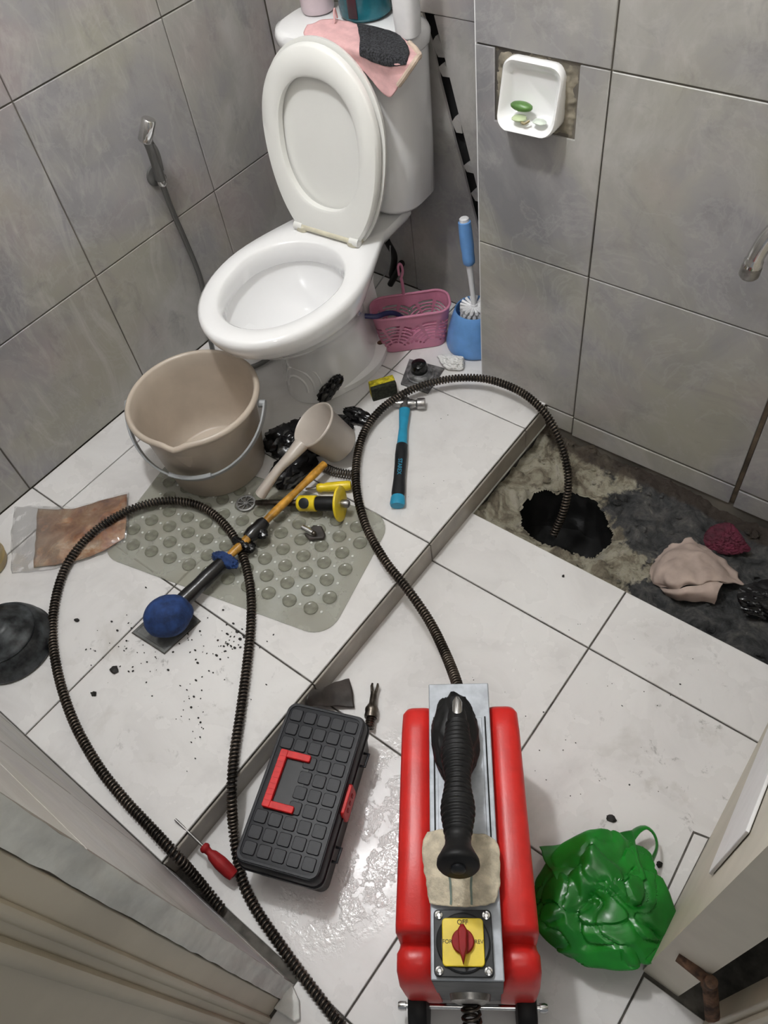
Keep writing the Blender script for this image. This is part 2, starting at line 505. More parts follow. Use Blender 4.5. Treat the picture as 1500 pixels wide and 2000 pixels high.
def rect(u0, u1, v0, v1): return [(u0, v0), (u1, v0), (u1, v1), (u0, v1)]
def tiles(parent, face, plane, us, vs_, mat, **kw):
    for i in range(len(us)-1):
        for j in range(len(vs_)-1):
            tile(parent, face, plane, rect(us[i], us[i+1], vs_[j], vs_[j+1]), mat, **kw)

def base_box(name, x0, x1, y0, y1, z0, z1, mat):
    return struct(B().box(((x0+x1)/2, (y0+y1)/2, (z0+z1)/2), (x1-x0, y1-y0, z1-z0)).build(name, mat))

# --- floors
floor_lo = base_box('floor', XRISE, 0.9, -0.9, 0.92, -0.12, -0.004, M_GROUT)
for xs, ys in (((XRISE, -0.262, XD + 0.004), (-0.041, 0.3585, 0.759)), ((XRISE, -0.262, XD + 0.004), (0.759, 0.921))):
    tiles(floor_lo, 'up', 0.0, xs, ys, MFL, name='floor_tile', gap=0.0035)
# doorway strip nearer the hall
tiles(floor_lo, 'up', 0.0, (-0.36, -0.262, 0.138, 0.538, 0.89), (-0.85, -0.441, -0.041), MFL, name='floor_tile', gap=0.0035)
tiles(floor_lo, 'up', 0.0, (XD + 0.004, 0.2, 0.6, 0.89), (-0.041, 0.295), MFL, name='floor_tile', gap=0.0035)
floor_up = base_box('floor_platform', XL - 0.02, XRISE - 0.004, -0.18, YB + 0.02, -0.12, PZ - 0.004, M_GROUT)
tiles(floor_up, 'up', PZ, (XL, -1.467, -1.062, XRISE), (YF, 0.3585, 0.759, 1.158, YB), MFU, name='floor_tile', gap=0.0035)
ris = struct(B().box((XRISE - 0.003, (YF + YR)/2, PZ/2 - 0.01), (0.004, YR - YF, PZ + 0.012)).build('trim_1', M_GROUT))
ris.name = 'trim_1'
tiles(ris, 'px', XRISE + 0.003, (YF, 0.3585, 0.759, 1.158, YR), (-0.004, PZ - 0.007), M_RISER, name='riser_tile', gap=0.003)
tiles(ris, 'px', XRISE + 0.0045, (0.92, YR), (-0.010, -0.0035), M_CEMENT, name='mortar_ledge', gap=0.0)

# --- left wall
wl = base_box('wall_left', XL - 0.12, XL - 0.004, -0.20, YB + 0.12, -0.1, CEIL, M_WGROUT)
ZW = (PZ, 0.432, 0.838, 1.243, 1.648, 2.053, CEIL)
tiles(wl, 'px', XL, (YF, 0.352, 0.760, 1.160, YB), ZW, MW, name='wall_tile', gap=0.0032)
# --- back wall behind the toilet, split by a diagonal break
wb = base_box('wall_back', XL - 0.12, -0.83, YB + 0.02, YB + 0.14, -0.1, CEIL, M_VOID)
ZB = (PZ, 0.405, 0.800, 1.20, 1.60, 2.00, CEIL)
def gapx(z): return -1.093 + (0.80 - z) * 0.272         # centre line of the break in the tiling
for j in range(len(ZB)-1):
    z0, z1 = ZB[j], ZB[j+1]
    tile(wb, 'ny', -YB, rect(XL, -1.20, z0, z1), MW, 'wall_tile', gap=0.003)
    if z0 > 0.79:
        tile(wb, 'ny', -YB, rect(-1.20, -0.845, z0, z1), MW, 'wall_tile', gap=0.003)
        continue
    zz = [z0 + (z1-z0)*k/6 for k in range(7)]
    left = [(-1.1985, z0)] + [(min(gapx(z) - 0.023 + 0.007*nz((z*40, 3, 1)), -0.85), z) for z in zz] + [(-1.1985, z1)]
    right = [(-0.845, z1)] + [(min(gapx(z) + 0.007 + 0.001*nz((z*60, 9, 1)), -0.848), z) for z in reversed(zz)] + [(-0.845, z0)]
    for poly in (left, right):
        bb = B().rings([[Vector((u, YB + 0.007, w)) for u, w in poly], [Vector((u, YB, w)) for u, w in poly]])
        bb.build('wall_tile', MW, wb, angle=20)
for z, h in ((0.735, 0.045), (0.690, 0.03), (0.575, 0.040), (0.478, 0.022), (0.412, 0.030), (0.335, 0.030), (0.26, 0.03)):
    pts = []
    for k in range(5):
        a = 2*PI*(k + .3)/5
        w = z + h/2*math.sin(a)
        pts.append((gapx(w) - 0.007 + 0.0145*math.cos(a) + random.uniform(-.003, .003), w))
    B().prism([(p[0], p[1]) for p in pts], YB + 0.004, YB + 0.021, ax=1).build('mortar_chip', MW, wb, angle=20)
# --- right wall (its face, its side toward the toilet recess)
wr = base_box('wall_right', -0.841, 0.9, YR + 0.004, YB + 0.14, -0.3, CEIL, M_WGROUT)
XWR = (-0.845, -0.581, -0.176, 0.229)
ZR = (0.466, 0.868, 1.27, 1.672, 2.074, CEIL)
hole = (-0.804, -0.637, 0.738, 0.868)                    # cut-out for the soap dish
tile(wr, 'ny', -YR, rect(-0.845, -0.581, 0.062, 0.466), MW, 'wall_tile')
tile(wr, 'ny', -YR, rect(-0.581, -0.180, 0.058, 0.466), MW, 'wall_tile')
tile(wr, 'ny', -YR, rect(-0.172, 0.229, 0.052, 0.466), MW, 'wall_tile')
tile(wr, 'ny', -YR, rect(-0.655, -0.581, 0.000, 0.059), MW, 'wall_tile')
tile(wr, 'ny', -YR, rect(-0.581, -0.180, -0.006, 0.055), MW, 'wall_tile')
tile(wr, 'ny', -YR, rect(-0.172, 0.229, -0.010, 0.049), MW, 'wall_tile')
L_ = [(-0.8435, 0.4675), (-0.5825, 0.4675), (-0.5825, 0.8665), (hole[1], 0.8665), (hole[1], hole[2]), (hole[0], hole[2]), (hole[0], 0.8665), (-0.8435, 0.8665)]
B().prism(L_, YR, YR + 0.006, ax=1).build('wall_tile', MW, wr, bevel=0.001, seg=1, angle=20)
tile(wr, 'ny', -YR, rect(-0.581, -0.180, 0.466, 0.868), MW, 'wall_tile')
tile(wr, 'ny', -YR, rect(-0.172, 0.229, 0.466, 0.868), MW, 'wall_tile')
for j in range(1, len(ZR)-1):
    tile(wr, 'ny', -YR, rect(-0.845, -0.581, ZR[j], ZR[j+1]), MW, 'wall_tile')
    tile(wr, 'ny', -YR, rect(-0.581, -0.180, ZR[j], ZR[j+1]), MW, 'wall_tile')
    tile(wr, 'ny', -YR, rect(-0.172, 0.229, ZR[j], ZR[j+1]), MW, 'wall_tile')
B().box((-0.176, YR + 0.0035, 0.235), (0.0085, 0.004, 0.47)).build('grout_line', M_BROWNGROUT, wr)
B().box((-0.8435, YR + 0.0035, 0.63), (0.0030, 0.007, 1.13)).build('corner_trim', M_WHITE, wr, bevel=0.001)
zz = [-0.1, 0.405, 0.80, 1.2, 1.6, 2.0, CEIL]
for j in range(len(zz)-1):
    tile(wr, 'nx', 0.845, rect(YR + 0.007, YB, max(zz[j], PZ), zz[j+1]), MW, 'wall_tile')
# --- front wall left of the doorway, with its raw reveal and door frame
wf = base_box('wall_front', XL - 0.12, -0.366, -0.60, YF - 0.005, -0.1, CEIL, M_WGROUT)
tiles(wf, 'py', YF, (XL, -1.46, -1.06, -0.66, -0.362), ZW, MW, name='wall_tile')
tiles(wf, 'py', YF, (-0.655, -0.362), (-0.002, PZ), MW, name='wall_tile')
def reveal(y, z):
    return Vector((-0.360 + 0.004*nz((y*30, z*9, 2)) + 0.003*nz((y*90, z*40, 5)), y, z))
B().grid(lambda u, w: reveal(YF - 0.0005 - 0.028*u - 0.0016*nz((w*60, 1, 1)), CEIL*w), 8, 220).build('plaster_band', M_CEMENT, wf)
fr = struct(B().box((-0.40, -0.18, CEIL/2 - 0.1), (0.075, 0.19, CEIL - 0.2)).build('door_frame', M_CREAM, bevel=0.002))
for yy, w_, h_ in ((-0.120, 0.013, 0.006), (-0.146, 0.018, 0.010)):
    B().tube([(-0.3625, yy, 0.004), (-0.3625, yy, CEIL - 0.22)], w_/1.6, 10, flat=0.8).build('moulding', M_CREAM, fr)
# foot of the reveal: a bit of tile left standing
struct(B().prism([(-0.362, -0.056), (-0.335, -0.067), (-0.318, -0.085), (-0.322, -0.094), (-0.362, -0.10)], 0.0, 0.012).build('trim_2', M_CEMENT, bevel=0.002))
# --- doorway's other side
wd = base_box('wall_doorside', XD, 0.145, 0.30, YR + 0.004, -0.02, CEIL, M_JAMB)
dl = struct(B().box((0.55, 0.44, CEIL/2), (0.72, 0.04, CEIL)).build('door_1', M_CREAM, bevel=0.003))
dl.location = (0, -0.14, 0)
B().box((0.55, 0.42 - 0.006, 1.0), (0.50, 0.006, 1.6)).build('door_panel', M_CREAM, dl, bevel=0.002)
B().tube([(0.205, 0.416, 0.02), (0.205, 0.416, 2.2)], 0.007, 8).build('moulding', M_CREAM, dl)
hg = thing('door_hinge', 'rusty iron strap hinge joining the cream door to its jamb', 'hinge', (0.150, 0.296, 0.20))
ho_ = hg.location
h1, h2, h3 = at(1324, 1868, y=.297) - ho_, at(1386, 1918, y=.292) - ho_, at(1392, 1990, y=.270) - ho_
B().tube([h1, h1.lerp(h2, .5), h2], .0085, 8, flat=.5).build('leaf', M_RUST, hg)
B().cyl(h2 + Vector((0, -.002, -.014)), h2 + Vector((0, -.002, .016)), .0085, n=12).build('pin', M_RUST, hg)
B().tube([h2, h2.lerp(h3, .5), h3], .0105, 8, flat=.5).build('strap', M_RUST, hg)
# white board leaning along that wall
bp = [at(x, y, x=XD - .0055) for x, y in ((1560, 1275), (1500, 1420), (1386, 1698), (1384, 1706), (1456, 1622), (1500, 1510), (1560, 1340))]
pl = tag(B().prism([(p_.y, p_.z) for p_ in bp], XD - 0.0055, XD - 0.0012, ax=0).build('white_board', M_WHITE, bevel=0.001),
         'white plastic board with a slanted end leaning on the cream doorway wall', 'board')
# --- ceiling and lamp
cl = base_box('ceiling', XL - 0.12, 0.9, -0.6, YB + 0.14, CEIL, CEIL + 0.08, M_CEIL)
lm = thing('ceiling_lamp', 'round white glass lamp on the bathroom ceiling', 'lamp', (LAMP.x, LAMP.y, CEIL))
B().lathe([(0.0, 0.0), (0.05, 0.0), (0.05, -0.02), (0.03, -0.03), (0.0, -0.03)], 24).build('base', M_WHITE, lm)
mb, nt, p = new_mat('lit_bulb_glass')
p.inputs['Base Color'].default_value = (1, 1, 1, 1)
p.inputs['Emission Color'].default_value = (1, 0.98, 0.95, 1); p.inputs['Emission Strength'].default_value = 8
nz_ = nt.nodes.new('ShaderNodeTexNoise')
B().ball((0, 0, -0.052), 0.03, 16, 10).build('bulb', mb, lm)

lh = thing('added_hall_lamp', 'unseen round white lamp added on the hall ceiling to light the door frame', 'lamp', (HALL.x, HALL.y, CEIL))  # fixture added out of view to go with the extra hall light
B().lathe([(0.0, 0.0), (0.05, 0.0), (0.05, -0.02), (0.03, -0.03), (0.0, -0.03)], 24).build('base', M_WHITE, lh)
B().ball((0, 0, -0.052), 0.03, 16, 10).build('bulb', mb, lh)
# --- the broken strip of floor with the drain hole
HC, HA, HB_ = Vector((-0.476, 1.046)), 0.112, 0.088
def hole_r(a):
    return 1.0 + 0.10*nz((math.cos(a)*1.5, math.sin(a)*1.5, 4)) + 0.05*nz((math.cos(a)*5, math.sin(a)*5, 8))
def pit_z(x, y):
    dx, dy = (x - HC.x)/HA, (y - HC.y)/HB_
    rr = math.hypot(dx, dy) / hole_r(math.atan2(dy, dx))
    z = -0.022 + 0.011*nz((x*9, y*9, 0), 1, 3) + 0.014*nz((x*24, y*24, 0), 1, 1) + 0.009*nz((x*55, y*55, 1)) + 0.005*nz((x*120, y*120, 1))
    if x > -0.30: z -= 0.012*min(1, (x + 0.30)/0.1)
    z -= 0.030*math.exp(-max(rr - 1.0, 0)*3.2)*(1.0 + 0.8*nz((x*14, y*14, 7)))
    return min(z, -0.003)
pit = B()
x0, x1, y0, y1 = XRISE, 0.30, 0.915, YR + 0.003
nu, nv = 230, 84
def pv(u, w):
    x, y = x0 + (x1-x0)*u, y0 + (y1-y0)*w
    return Vector((x, y, pit_z(x, y)))
def keep(u, w):
    x, y = x0 + (x1-x0)*u, y0 + (y1-y0)*w
    dx, dy = (x - HC.x)/HA, (y - HC.y)/HB_
    return math.hypot(dx, dy)/hole_r(math.atan2(dy, dx)) > 0.985
pit.grid(pv, nu, nv, keep)
struct(pit.build('floor_broken_strip', M_RUBBLE, angle=60))
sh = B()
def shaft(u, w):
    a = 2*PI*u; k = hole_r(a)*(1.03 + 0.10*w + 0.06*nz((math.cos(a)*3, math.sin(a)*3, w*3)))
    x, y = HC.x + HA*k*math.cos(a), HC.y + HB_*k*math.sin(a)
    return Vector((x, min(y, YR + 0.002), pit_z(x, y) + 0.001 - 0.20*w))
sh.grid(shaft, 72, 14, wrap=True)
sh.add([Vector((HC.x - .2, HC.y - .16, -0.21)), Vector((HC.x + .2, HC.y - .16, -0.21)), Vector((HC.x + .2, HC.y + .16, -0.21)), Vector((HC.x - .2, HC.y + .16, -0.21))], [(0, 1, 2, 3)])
struct(sh.build('floor_drain_shaft', M_SLUDGE_SHADE, angle=60))
rb = B(); rn_ = random.Random(12)
for _ in range(330):
    x = rn_.uniform(XRISE + .01, .20); y = rn_.uniform(.925, YR - .004)
    if math.hypot((x - HC.x)/HA, (y - HC.y)/HB_) < 1.15: continue
    k = rn_.random(); sz = .0015 + .0085*k**4
    sd_ = rn_.random()*50
    rb.ball((x, y, pit_z(x, y) + sz*.25), sz, 7, 5, (rn_.uniform(.8, 1.6), rn_.uniform(.7, 1.3), rn_.uniform(.5, .9)), lambda u: 1 + .5*nz(u, 1.7, sd_))
rbo = rb.build('rubble_bits', M_RUBBLE, bpy.data.objects['floor_broken_strip'], angle=25); rbo['kind'] = 'stuff'
# small patch of tile let in beside the doorway wall
struct(B().prism([(0.0635, 0.395), (0.0845, 0.395), (0.0845, 0.551), (0.0572, 0.545)], 0.0001, 0.0007).build('trim_4', M_GROUT))
struct(tile(None, 'up', 0.0012, [(0.066, 0.40), (0.084, 0.40), (0.084, 0.548), (0.060, 0.542)], MFL, 'trim_3', gap=0))
print('structure ready')

# ================================================================== TOILET
def half_outline(w_pts):
    """closed outline from right-half points (w, y) ordered front to back"""
    return [(w, y) for w, y in w_pts] + [(-w, y) for w, y in reversed(w_pts[1:])]

def bowl_ring(hw, yf, ym, neck, yb, z, n1=14, n2=12, egg=False):
    pts = []
    for k in range(n1 + 1):
        a = PI/2*k/n1
        pts.append((hw*math.sin(a), ym - (ym - yf)*math.cos(a)))
    for k in range(1, n2 + 1):
        t = k/n2
        if egg:
            a = PI/2*t*0.985
            pts.append((hw*math.cos(a), ym + (yb - ym)*math.sin(a)))
        else:
            s = t*t*(3-2*t)
            s = min(1.0, s*1.35)
            pts.append((hw + (neck - hw)*s, ym + (yb - ym)*t))
    return [Vector((x, y, z)) for x, y in half_outline(pts)]

T = thing('toilet', 'white porcelain toilet with its lid and seat raised against the tank', 'toilet', (-1.216, 1.188, PZ), math.radians(4))
b = B()
b.rings([bowl_ring(.108, -.250, -.08, .060, .10, .001), bowl_ring(.106, -.247, -.08, .056, .10, .03), bowl_ring(.098, -.232, -.08, .044, .08, .09),
         bowl_ring(.104, -.245, -.09, .040, .075, .16), bowl_ring(.126, -.30, -.12, .042, .08, .205), bowl_ring(.156, -.365, -.16, .048, .09, .25),
         bowl_ring(.168, -.395, -.168, .060, .12, .275), bowl_ring(.1715, -.402, -.17, .074, .145, .279), bowl_ring(.1725, -.404, -.17, .078, .15, .286),
         bowl_ring(.178, -.416, -.18, .100, .16, .300), bowl_ring(.182, -.425, -.185, .116, .165, .325), bowl_ring(.180, -.423, -.185, .116, .165, .337),
         bowl_ring(.172, -.414, -.185, .112, .162, .3425),
         bowl_ring(.141, -.376, -.19, 0, -.045, .3425, egg=True), bowl_ring(.135, -.370, -.19, 0, -.050, .338, egg=True), bowl_ring(.132, -.366, -.19, 0, -.053, .325, egg=True),
         bowl_ring(.131, -.364, -.19, 0, -.055, .292, egg=True), bowl_ring(.140, -.371, -.19, 0, -.047, .284, egg=True),
         bowl_ring(.137, -.365, -.19, 0, -.050, .262, egg=True), bowl_ring(.115, -.33, -.18, 0, -.06, .215, egg=True),
         bowl_ring(.080, -.27, -.165, 0, -.075, .175, egg=True), bowl_ring(.045, -.215, -.15, 0, -.09, .150, egg=True), bowl_ring(.01, -.17, -.14, 0, -.12, .146, egg=True)])
b.build('bowl', M_PORC, T, angle=50)
fp = B().rings([bowl_ring(.122, -.225, -.06, .088, .115, .001), bowl_ring(.122, -.225, -.06, .088, .115, .018), bowl_ring(.112, -.21, -.06, .078, .105, .026)]).build('foot', M_PORC, T, angle=40)
for sx in (-1, 1):
    B().lathe([(0, .0285), (.006, .0285), (.0085, .026), (.0085, .02)], 14, (sx*.086, .01, 0)).build('bolt_hole', M_RUST, fp)
for k, (w_, h_) in enumerate(((.030, .075), (.045, .098), (.058, .120))):
    pth = []
    for i in range(15):
        a = PI*i/14
        x = w_*math.cos(a); z = .035 + (h_ - .035)*math.sin(a)
        # on the front skin of the pedestal
        yf = -.247 + .015*min(1, max(0, (z - .03)/.06)); hw = .110 - .010*min(1, max(0, (z - .03)/.06))
        y = -.05 - (-.05 - yf)*math.sqrt(max(0, 1 - (x/hw)**2)) + .0005
        pth.append((x, y, z))
    B().tube(pth, .0035, 8).build('relief_arc', M_PORC, T)
def rr_ring(w, dpt, rad, cy, z): return [Vector((x, y + cy, z)) for x, y in rrect(w, dpt, rad, 7)]
TK = B().rings([rr_ring(.25, .12, .05, .172, .352), rr_ring(.295, .150, .062, .174, .358), rr_ring(.318, .168, .066, .175, .372), rr_ring(.326, .174, .068, .175, .50), rr_ring(.330, .176, .068, .175, .700)])
tk = TK.build('tank', M_PORC, T, angle=50)
B().rings([rr_ring(.334, .180, .070, .175, .7005), rr_ring(.344, .188, .075, .173, .706), rr_ring(.346, .190, .075, .173, .722), rr_ring(.338, .182, .072, .173, .732), rr_ring(.32, .16, .065, .173, .7355)]).build('tank_lid', M_PORC, T, angle=50)
# seat and lid, both raised
def egg(hw, w0, w1, bw, n1=18, n2=12):
    """seat outline in (lateral, up): bw half width at the hinge, widest hw, top w1"""
    wm = w0 + (w1 - w0)*0.55
    pts = []
    for k in range(n1 + 1):
        a = PI/2*k/n1
        pts.append((hw*math.sin(a), wm + (w1 - wm)*math.cos(a)))
    for k in range(1, n2 + 1):
        t = k/n2
        e = math.sqrt(max(0, 1 - (t*0.86)**2))
        e0 = math.sqrt(1 - .86**2)
        pts.append((bw + (hw - bw)*(e - e0)/(1 - e0), wm + (w0 - wm)*t))
    return half_outline(pts)
def oval(hw, w0, w1, k=2.3, n=61):
    wm = w0 + (w1 - w0)*.52; out = []
    for i in range(n):
        a = PI/2 - 2*PI*i/n
        c_, s_ = math.cos(a), math.sin(a)
        x = hw*math.copysign(abs(c_)**(2/k), c_); up = math.copysign(abs(s_)**(2/k), s_)
        out.append((x, wm + up*((w1 - wm) if up > 0 else (wm - w0))))
    return out
TILT = math.radians(8.0)
def on_seat(u, w, n, base=(0, -.006, .362)):
    # w runs up the raised seat, n toward the room
    return Vector((base[0] + u, base[1] + w*math.sin(TILT) - n*math.cos(TILT), base[2] + w*math.cos(TILT) + n*math.sin(TILT)))
def sring(o, n): return [on_seat(u, w, n) for u, w in o]
so, si = egg(.157, -.012, .392, .090), oval(.108, .048, .330)
so2, si2 = egg(.152, -.008, .386, .086), oval(.114, .042, .336)
B().rings([sring(so, .002), sring(so, .012), sring(so2, .018), sring(si2, .021), sring(si, .017), sring(si, .002)], closed=True).build('seat', M_SEAT, T, angle=45)
lo_, lo2, lo3 = egg(.163, -.014, .400, .095), egg(.157, -.008, .393, .089), egg(.11, .05, .34, .05)
B().rings([sring(lo_, -.004), sring(lo_, -.010), sring(lo2, -.020), sring(lo3, -.024)]).build('lid', M_SEAT, T, angle=45)
B().rings([sring(egg(.159, -.01, .394, .08), -.004), sring(oval(.112, .046, .332), -.0035), sring(oval(.092, .072, .306), -.0085)], cap0=False).build('lid_face', M_SEAT, T, angle=45)
B().cyl((-.088, -.022, .354), (.088, -.022, .354), .0075, n=14).build('hinge_bar', M_IVORY, T)
for sx in (-1, 1):
    B().prism(rrect(.032, .045, .012, 4, sx*.075, -.010), .342, .358).build('hinge', M_IVORY, T, bevel=.003)
    B().cyl((sx*.070, -.022, .354), (sx*.094, -.022, .354), .0105, n=14).build('hinge_knuckle', M_SEAT, T)
# supply hose behind the pedestal
hs = tag(B().tube(catmull([Vector((-1.18, 1.38, PZ + .36)), at(752, 455, y=1.40), at(770, 500, y=1.43), at(765, 540, y=1.44), Vector((-1.22, 1.435, PZ + .10)), Vector((-1.27, 1.43, PZ + .012))], .01), .009, 10)
         .build('water_hose', M_BRUBBER), 'dark rubber water hose hanging behind the toilet pedestal under the tank', 'hose')
tag(B().tube(catmull([at(762, 480, y=1.38), at(760, 520, y=1.40), at(735, 560, y=1.40), at(712, 590, y=1.38)], .01), .0018, 6)
    .build('thin_cable', M_GREYPL), 'thin grey cable curving behind the toilet beside the dark hose', 'cable')

# ------------------------------------------------------------------ things on the tank
LT = PZ + .7365
cup = thing('plastic_cup', 'pale pink translucent cup on the left end of the tank lid', 'cup', at(622, 20, z=LT))
mcup = plain('pale_pink_translucent', (0.80, 0.66, 0.70), 0.3, var=0.03, trans=0.25)
B().lathe([(0, .002), (.034, .002), (.036, .006), (.042, .15), (.0405, .15), (.0345, .008), (0, .006)], 32).build('body', mcup, cup)
B().lathe([(.0405, .150), (.0445, .151), (.0445, .156), (.0405, .157), (.0405, .150)], 32).build('rim', mcup, cup)
tb = thing('teal_jar', 'dark teal plastic jar with a dark red strip on the tank lid', 'jar', at(716, 26, z=LT))
B().lathe([(0, .002), (.050, .002), (.056, .008), (.058, .10), (.056, .17), (.044, .185), (0, .185)], 40).build('body', M_TEAL, tb)
M_MAROON = plain('maroon_label', (0.08, 0.018, 0.03), 0.4)
B().grid(lambda u, w: Vector((.0590*math.sin(.02 + .36*u), -.0590*math.cos(.02 + .36*u), .012 + .13*w)), 6, 2).build('label_strip', M_MAROON, tb, solid=.001)
B().lathe([(0, .185), (.046, .185), (.046, .205), (.042, .21), (0, .21)], 32).build('cap', M_TEAL, tb)
wbt = thing('white_bottle', 'tall plain white bottle on the right end of the tank lid', 'bottle', at(798, 70, z=LT))
B().rings([[Vector((x, y, z)) for x, y in rrect(w, w*.9, w*.32, 5)] for w, z in ((.040, .001), (.047, .004), (.050, .03), (.053, .15), (.048, .17), (.026, .185), (.022, .19))]).build('body', M_WHITE, wbt)
B().lathe([(.0115, .189), (.015, .190), (.015, .215), (.013, .218), (0, .218)], 20).build('cap', M_WHITE, wbt)

def sheet(rows, nu=40, nv=40, amp=0.0, sc=30):
    """smooth surface through a net of control points"""
    def cr(a, b_, c, e, t):
        return 0.5*((2*b_) + (c-a)*t + (2*a-5*b_+4*c-e)*t*t + (3*b_-a-3*c+e)*t**3)
    def line(pts, t):
        n = len(pts) - 1; x = min(t*n, n - 1e-6); i = int(x); t = x - i
        P_ = lambda k: pts[max(0, min(n, k))]
        a = P_(i-1) if i > 0 else P_(0)*2 - P_(1)
        e = P_(i+2) if i + 2 <= n else P_(n)*2 - P_(n-1)
        return cr(a, P_(i), P_(i+1), e, t)
    def fn(u, w):
        p = line([line(r_, u) for r_ in rows], w)
        return p + Vector((nz(p, sc, 1), nz(p, sc, 5), nz(p, sc, 9)))*amp
    return B().grid(fn, nu, nv), fn
M_PINKCL = plain('pink_knit_cloth', (0.70, 0.42, 0.42), 0.9, var=0.06, scale=40, bmp=0.25, bscale=420)
M_BLKCL = plain('black_fleece', (0.030, 0.031, 0.036), 0.95, var=0.5, scale=260, bmp=0.5, bscale=500)
M_HEM = plain('beige_hem', (0.58, 0.46, 0.37), 0.9, var=0.08, bmp=0.2, bscale=300)
cz = LT + .007
pk = thing('pink_cloth', 'pink knitted cloth draped over the toilet tank lid', 'cloth', at(720, 90, z=LT))
org = pk.location.copy()
rows = [[at(600, 50, z=cz+.010), at(645, 38, z=cz+.012), at(700, 48, z=cz+.004), at(760, 62, z=cz), at(800, 84, z=cz)],
        [at(593, 66, z=cz+.004), at(645, 62, z=cz+.010), at(700, 72, z=cz+.002), at(765, 86, z=cz+.001), at(820, 106, z=cz)],
        [at(606, 80, z=cz+.002), at(650, 84, z=cz+.003), at(700, 98, z=cz), at(756, 116, z=cz-.002), at(812, 118, y=1.253)],
        [at(615, 92, y=1.258), at(655, 104, y=1.257), at(700, 122, y=1.255), at(752, 152, y=1.250), at(796, 142, y=1.246)],
        [at(620, 100, y=1.258), at(658, 112, y=1.257), at(706, 134, y=1.255), at(757, 188, y=1.247), at(780, 166, y=1.243)]]
rows = [[p - org for p in r_] for r_ in rows]
s_, fn = sheet(rows, 48, 44, .0015, 55)
s_.build('cloth', M_PINKCL, pk, solid=.003)
B().tube([fn(1.0, k/20) + Vector((.001, -.003, .001)) for k in range(21)], .0055, 8).build('hem', M_HEM, pk)
B().tube([fn(.30 + .02*k/9, .10 - .1*k/9) + Vector((0, 0, .004 + .022*math.sin(PI*k/9))) for k in range(10)], .002, 6).build('loop', M_PINKCL, pk)
s2, f2 = sheet([[fn(.50 + .42*i/4*(.9 + .1*j/4) + .03*j/4, .02 + .60*j/4) + Vector((0, -.002, .0045)) for i in range(5)] for j in range(5)], 24, 24, .0008, 90)
s2.build('black_patch', M_BLKCL, pk, solid=.003)

# ================================================================== BUCKET

BK = thing('bucket', 'beige plastic bucket with a grey bail handle beside the toilet', 'bucket', (-1.232, 0.676, PZ + .0034))
e1 = at(499, 785, z=.27) - at(237, 785, z=.27); e1.z = 0; e1.normalize()
lip = math.atan2(-e1.x, e1.y) + PI + PI*.02      # pouring lip faces the room
cvec = at(340, 885, z=.28) - BK.location
lip = math.atan2(cvec.y, cvec.x)
prof = [(0, .004), (.108, .004), (.112, .0), (.115, .004), (.122, .07), (.1235, .072), (.134, .17), (.136, .174), (.141, .210), (.150, .212), (.1535, .217), (.1535, .222), (.149, .2275), (.144, .2275), (.1405, .222),
        (.136, .19), (.119, .06), (.111, .012), (.104, .009), (0, .0085)]
bb = B().lathe(prof, 72)
for p in bb.v:
    a = math.atan2(p.y, p.x)
    dlt = (a - lip + PI) % (2*PI) - PI
    k = math.exp(-(dlt/.13)**2) * max(0, min(1, (p.z - .17)/.05))
    if p.length > .05:
        rr = math.hypot(p.x, p.y)
        p.x += p.x/rr*.006*k; p.y += p.y/rr*.006*k; p.z -= .008*k
bb.build('pail', M_BUCKET, BK, angle=60)
hv = e1.cross(Vector((0, 0, 1))); 
if hv.dot(Vector((1, -1, 0))) < 0: hv = -hv
for sx in (-1, 1):
    c0 = e1*(sx*.150) + Vector((0, 0, .2))
    B().cyl(c0, c0 + e1*(sx*.016), .009, .008, 14).build('handle_ear', M_GREYPL, BK)
PH = math.radians(33)
g = hv*math.cos(PH) - Vector((0, 0, 1))*math.sin(PH)
bail = []
for k in range(61):
    t = PI*k/60
    bail.append(Vector((0, 0, .2)) + e1*(-math.cos(t)*.164) + g*(math.sin(t)*.172))
b = B()
rs = []
for k, p in enumerate(bail):
    tt = (bail[min(k+1, 60)] - bail[max(k-1, 0)]).normalized()
    out = tt.cross(e1.cross(g).normalized()).normalized()
    wdir = tt.cross(out)
    rs.append([p + out*a + wdir*c for a, c in ((.0024, .0085), (-.0024, .0085), (-.0024, -.0085), (.0024, -.0085))])
hd = b.rings(rs).build('bail_handle', M_GREYPL, BK, bevel=.001)
rs = []
for k in range(24, 37):
    p = bail[k]; tt = (bail[k+1] - bail[k-1]).normalized()
    out = tt.cross(e1.cross(g).normalized()).normalized(); wdir = tt.cross(out)
    rs.append([p + out*a + wdir*c for a, c in ((.006, .013), (-.004, .013), (-.004, -.013), (.006, -.013))])
B().rings(rs).build('grip', M_GREYPL, hd, bevel=.002)

# ================================================================== DIPPER
rimc = at(611, 829, z=.188); ax = Vector((-.40, -.36, .84)).normalized()
DP = thing('water_dipper', 'pale beige plastic water dipper tipped over on the black bag', 'dipper', rimc - ax*.10)
bot = DP.location
B().lathe([(0, .0), (.044, .0), (.047, .004), (.0555, .092), (.060, .095), (.0605, .099), (.058, .101), (.054, .098), (.045, .008), (0, .006)], 48, (0, 0, 0), ax).build('cup', M_DIPPER, DP, angle=60)
hp = catmull([at(588, 868, z=.178) - bot, at(566, 893, z=.170) - bot, at(545, 915, z=.158) - bot, at(523, 945, z=.135) - bot, at(509, 966, z=.115) - bot], .004)
nn = len(hp)
B().tube(hp, [.024 - .0085*min(1, 2.4*k/nn) + .0035*max(0, (k/nn - .6)/.4) for k in range(nn)], 14, flat=.72).build('handle', M_DIPPER, DP, angle=60)
hh = hp[-3]; dr = (hp[-1] - hp[-6]).normalized()
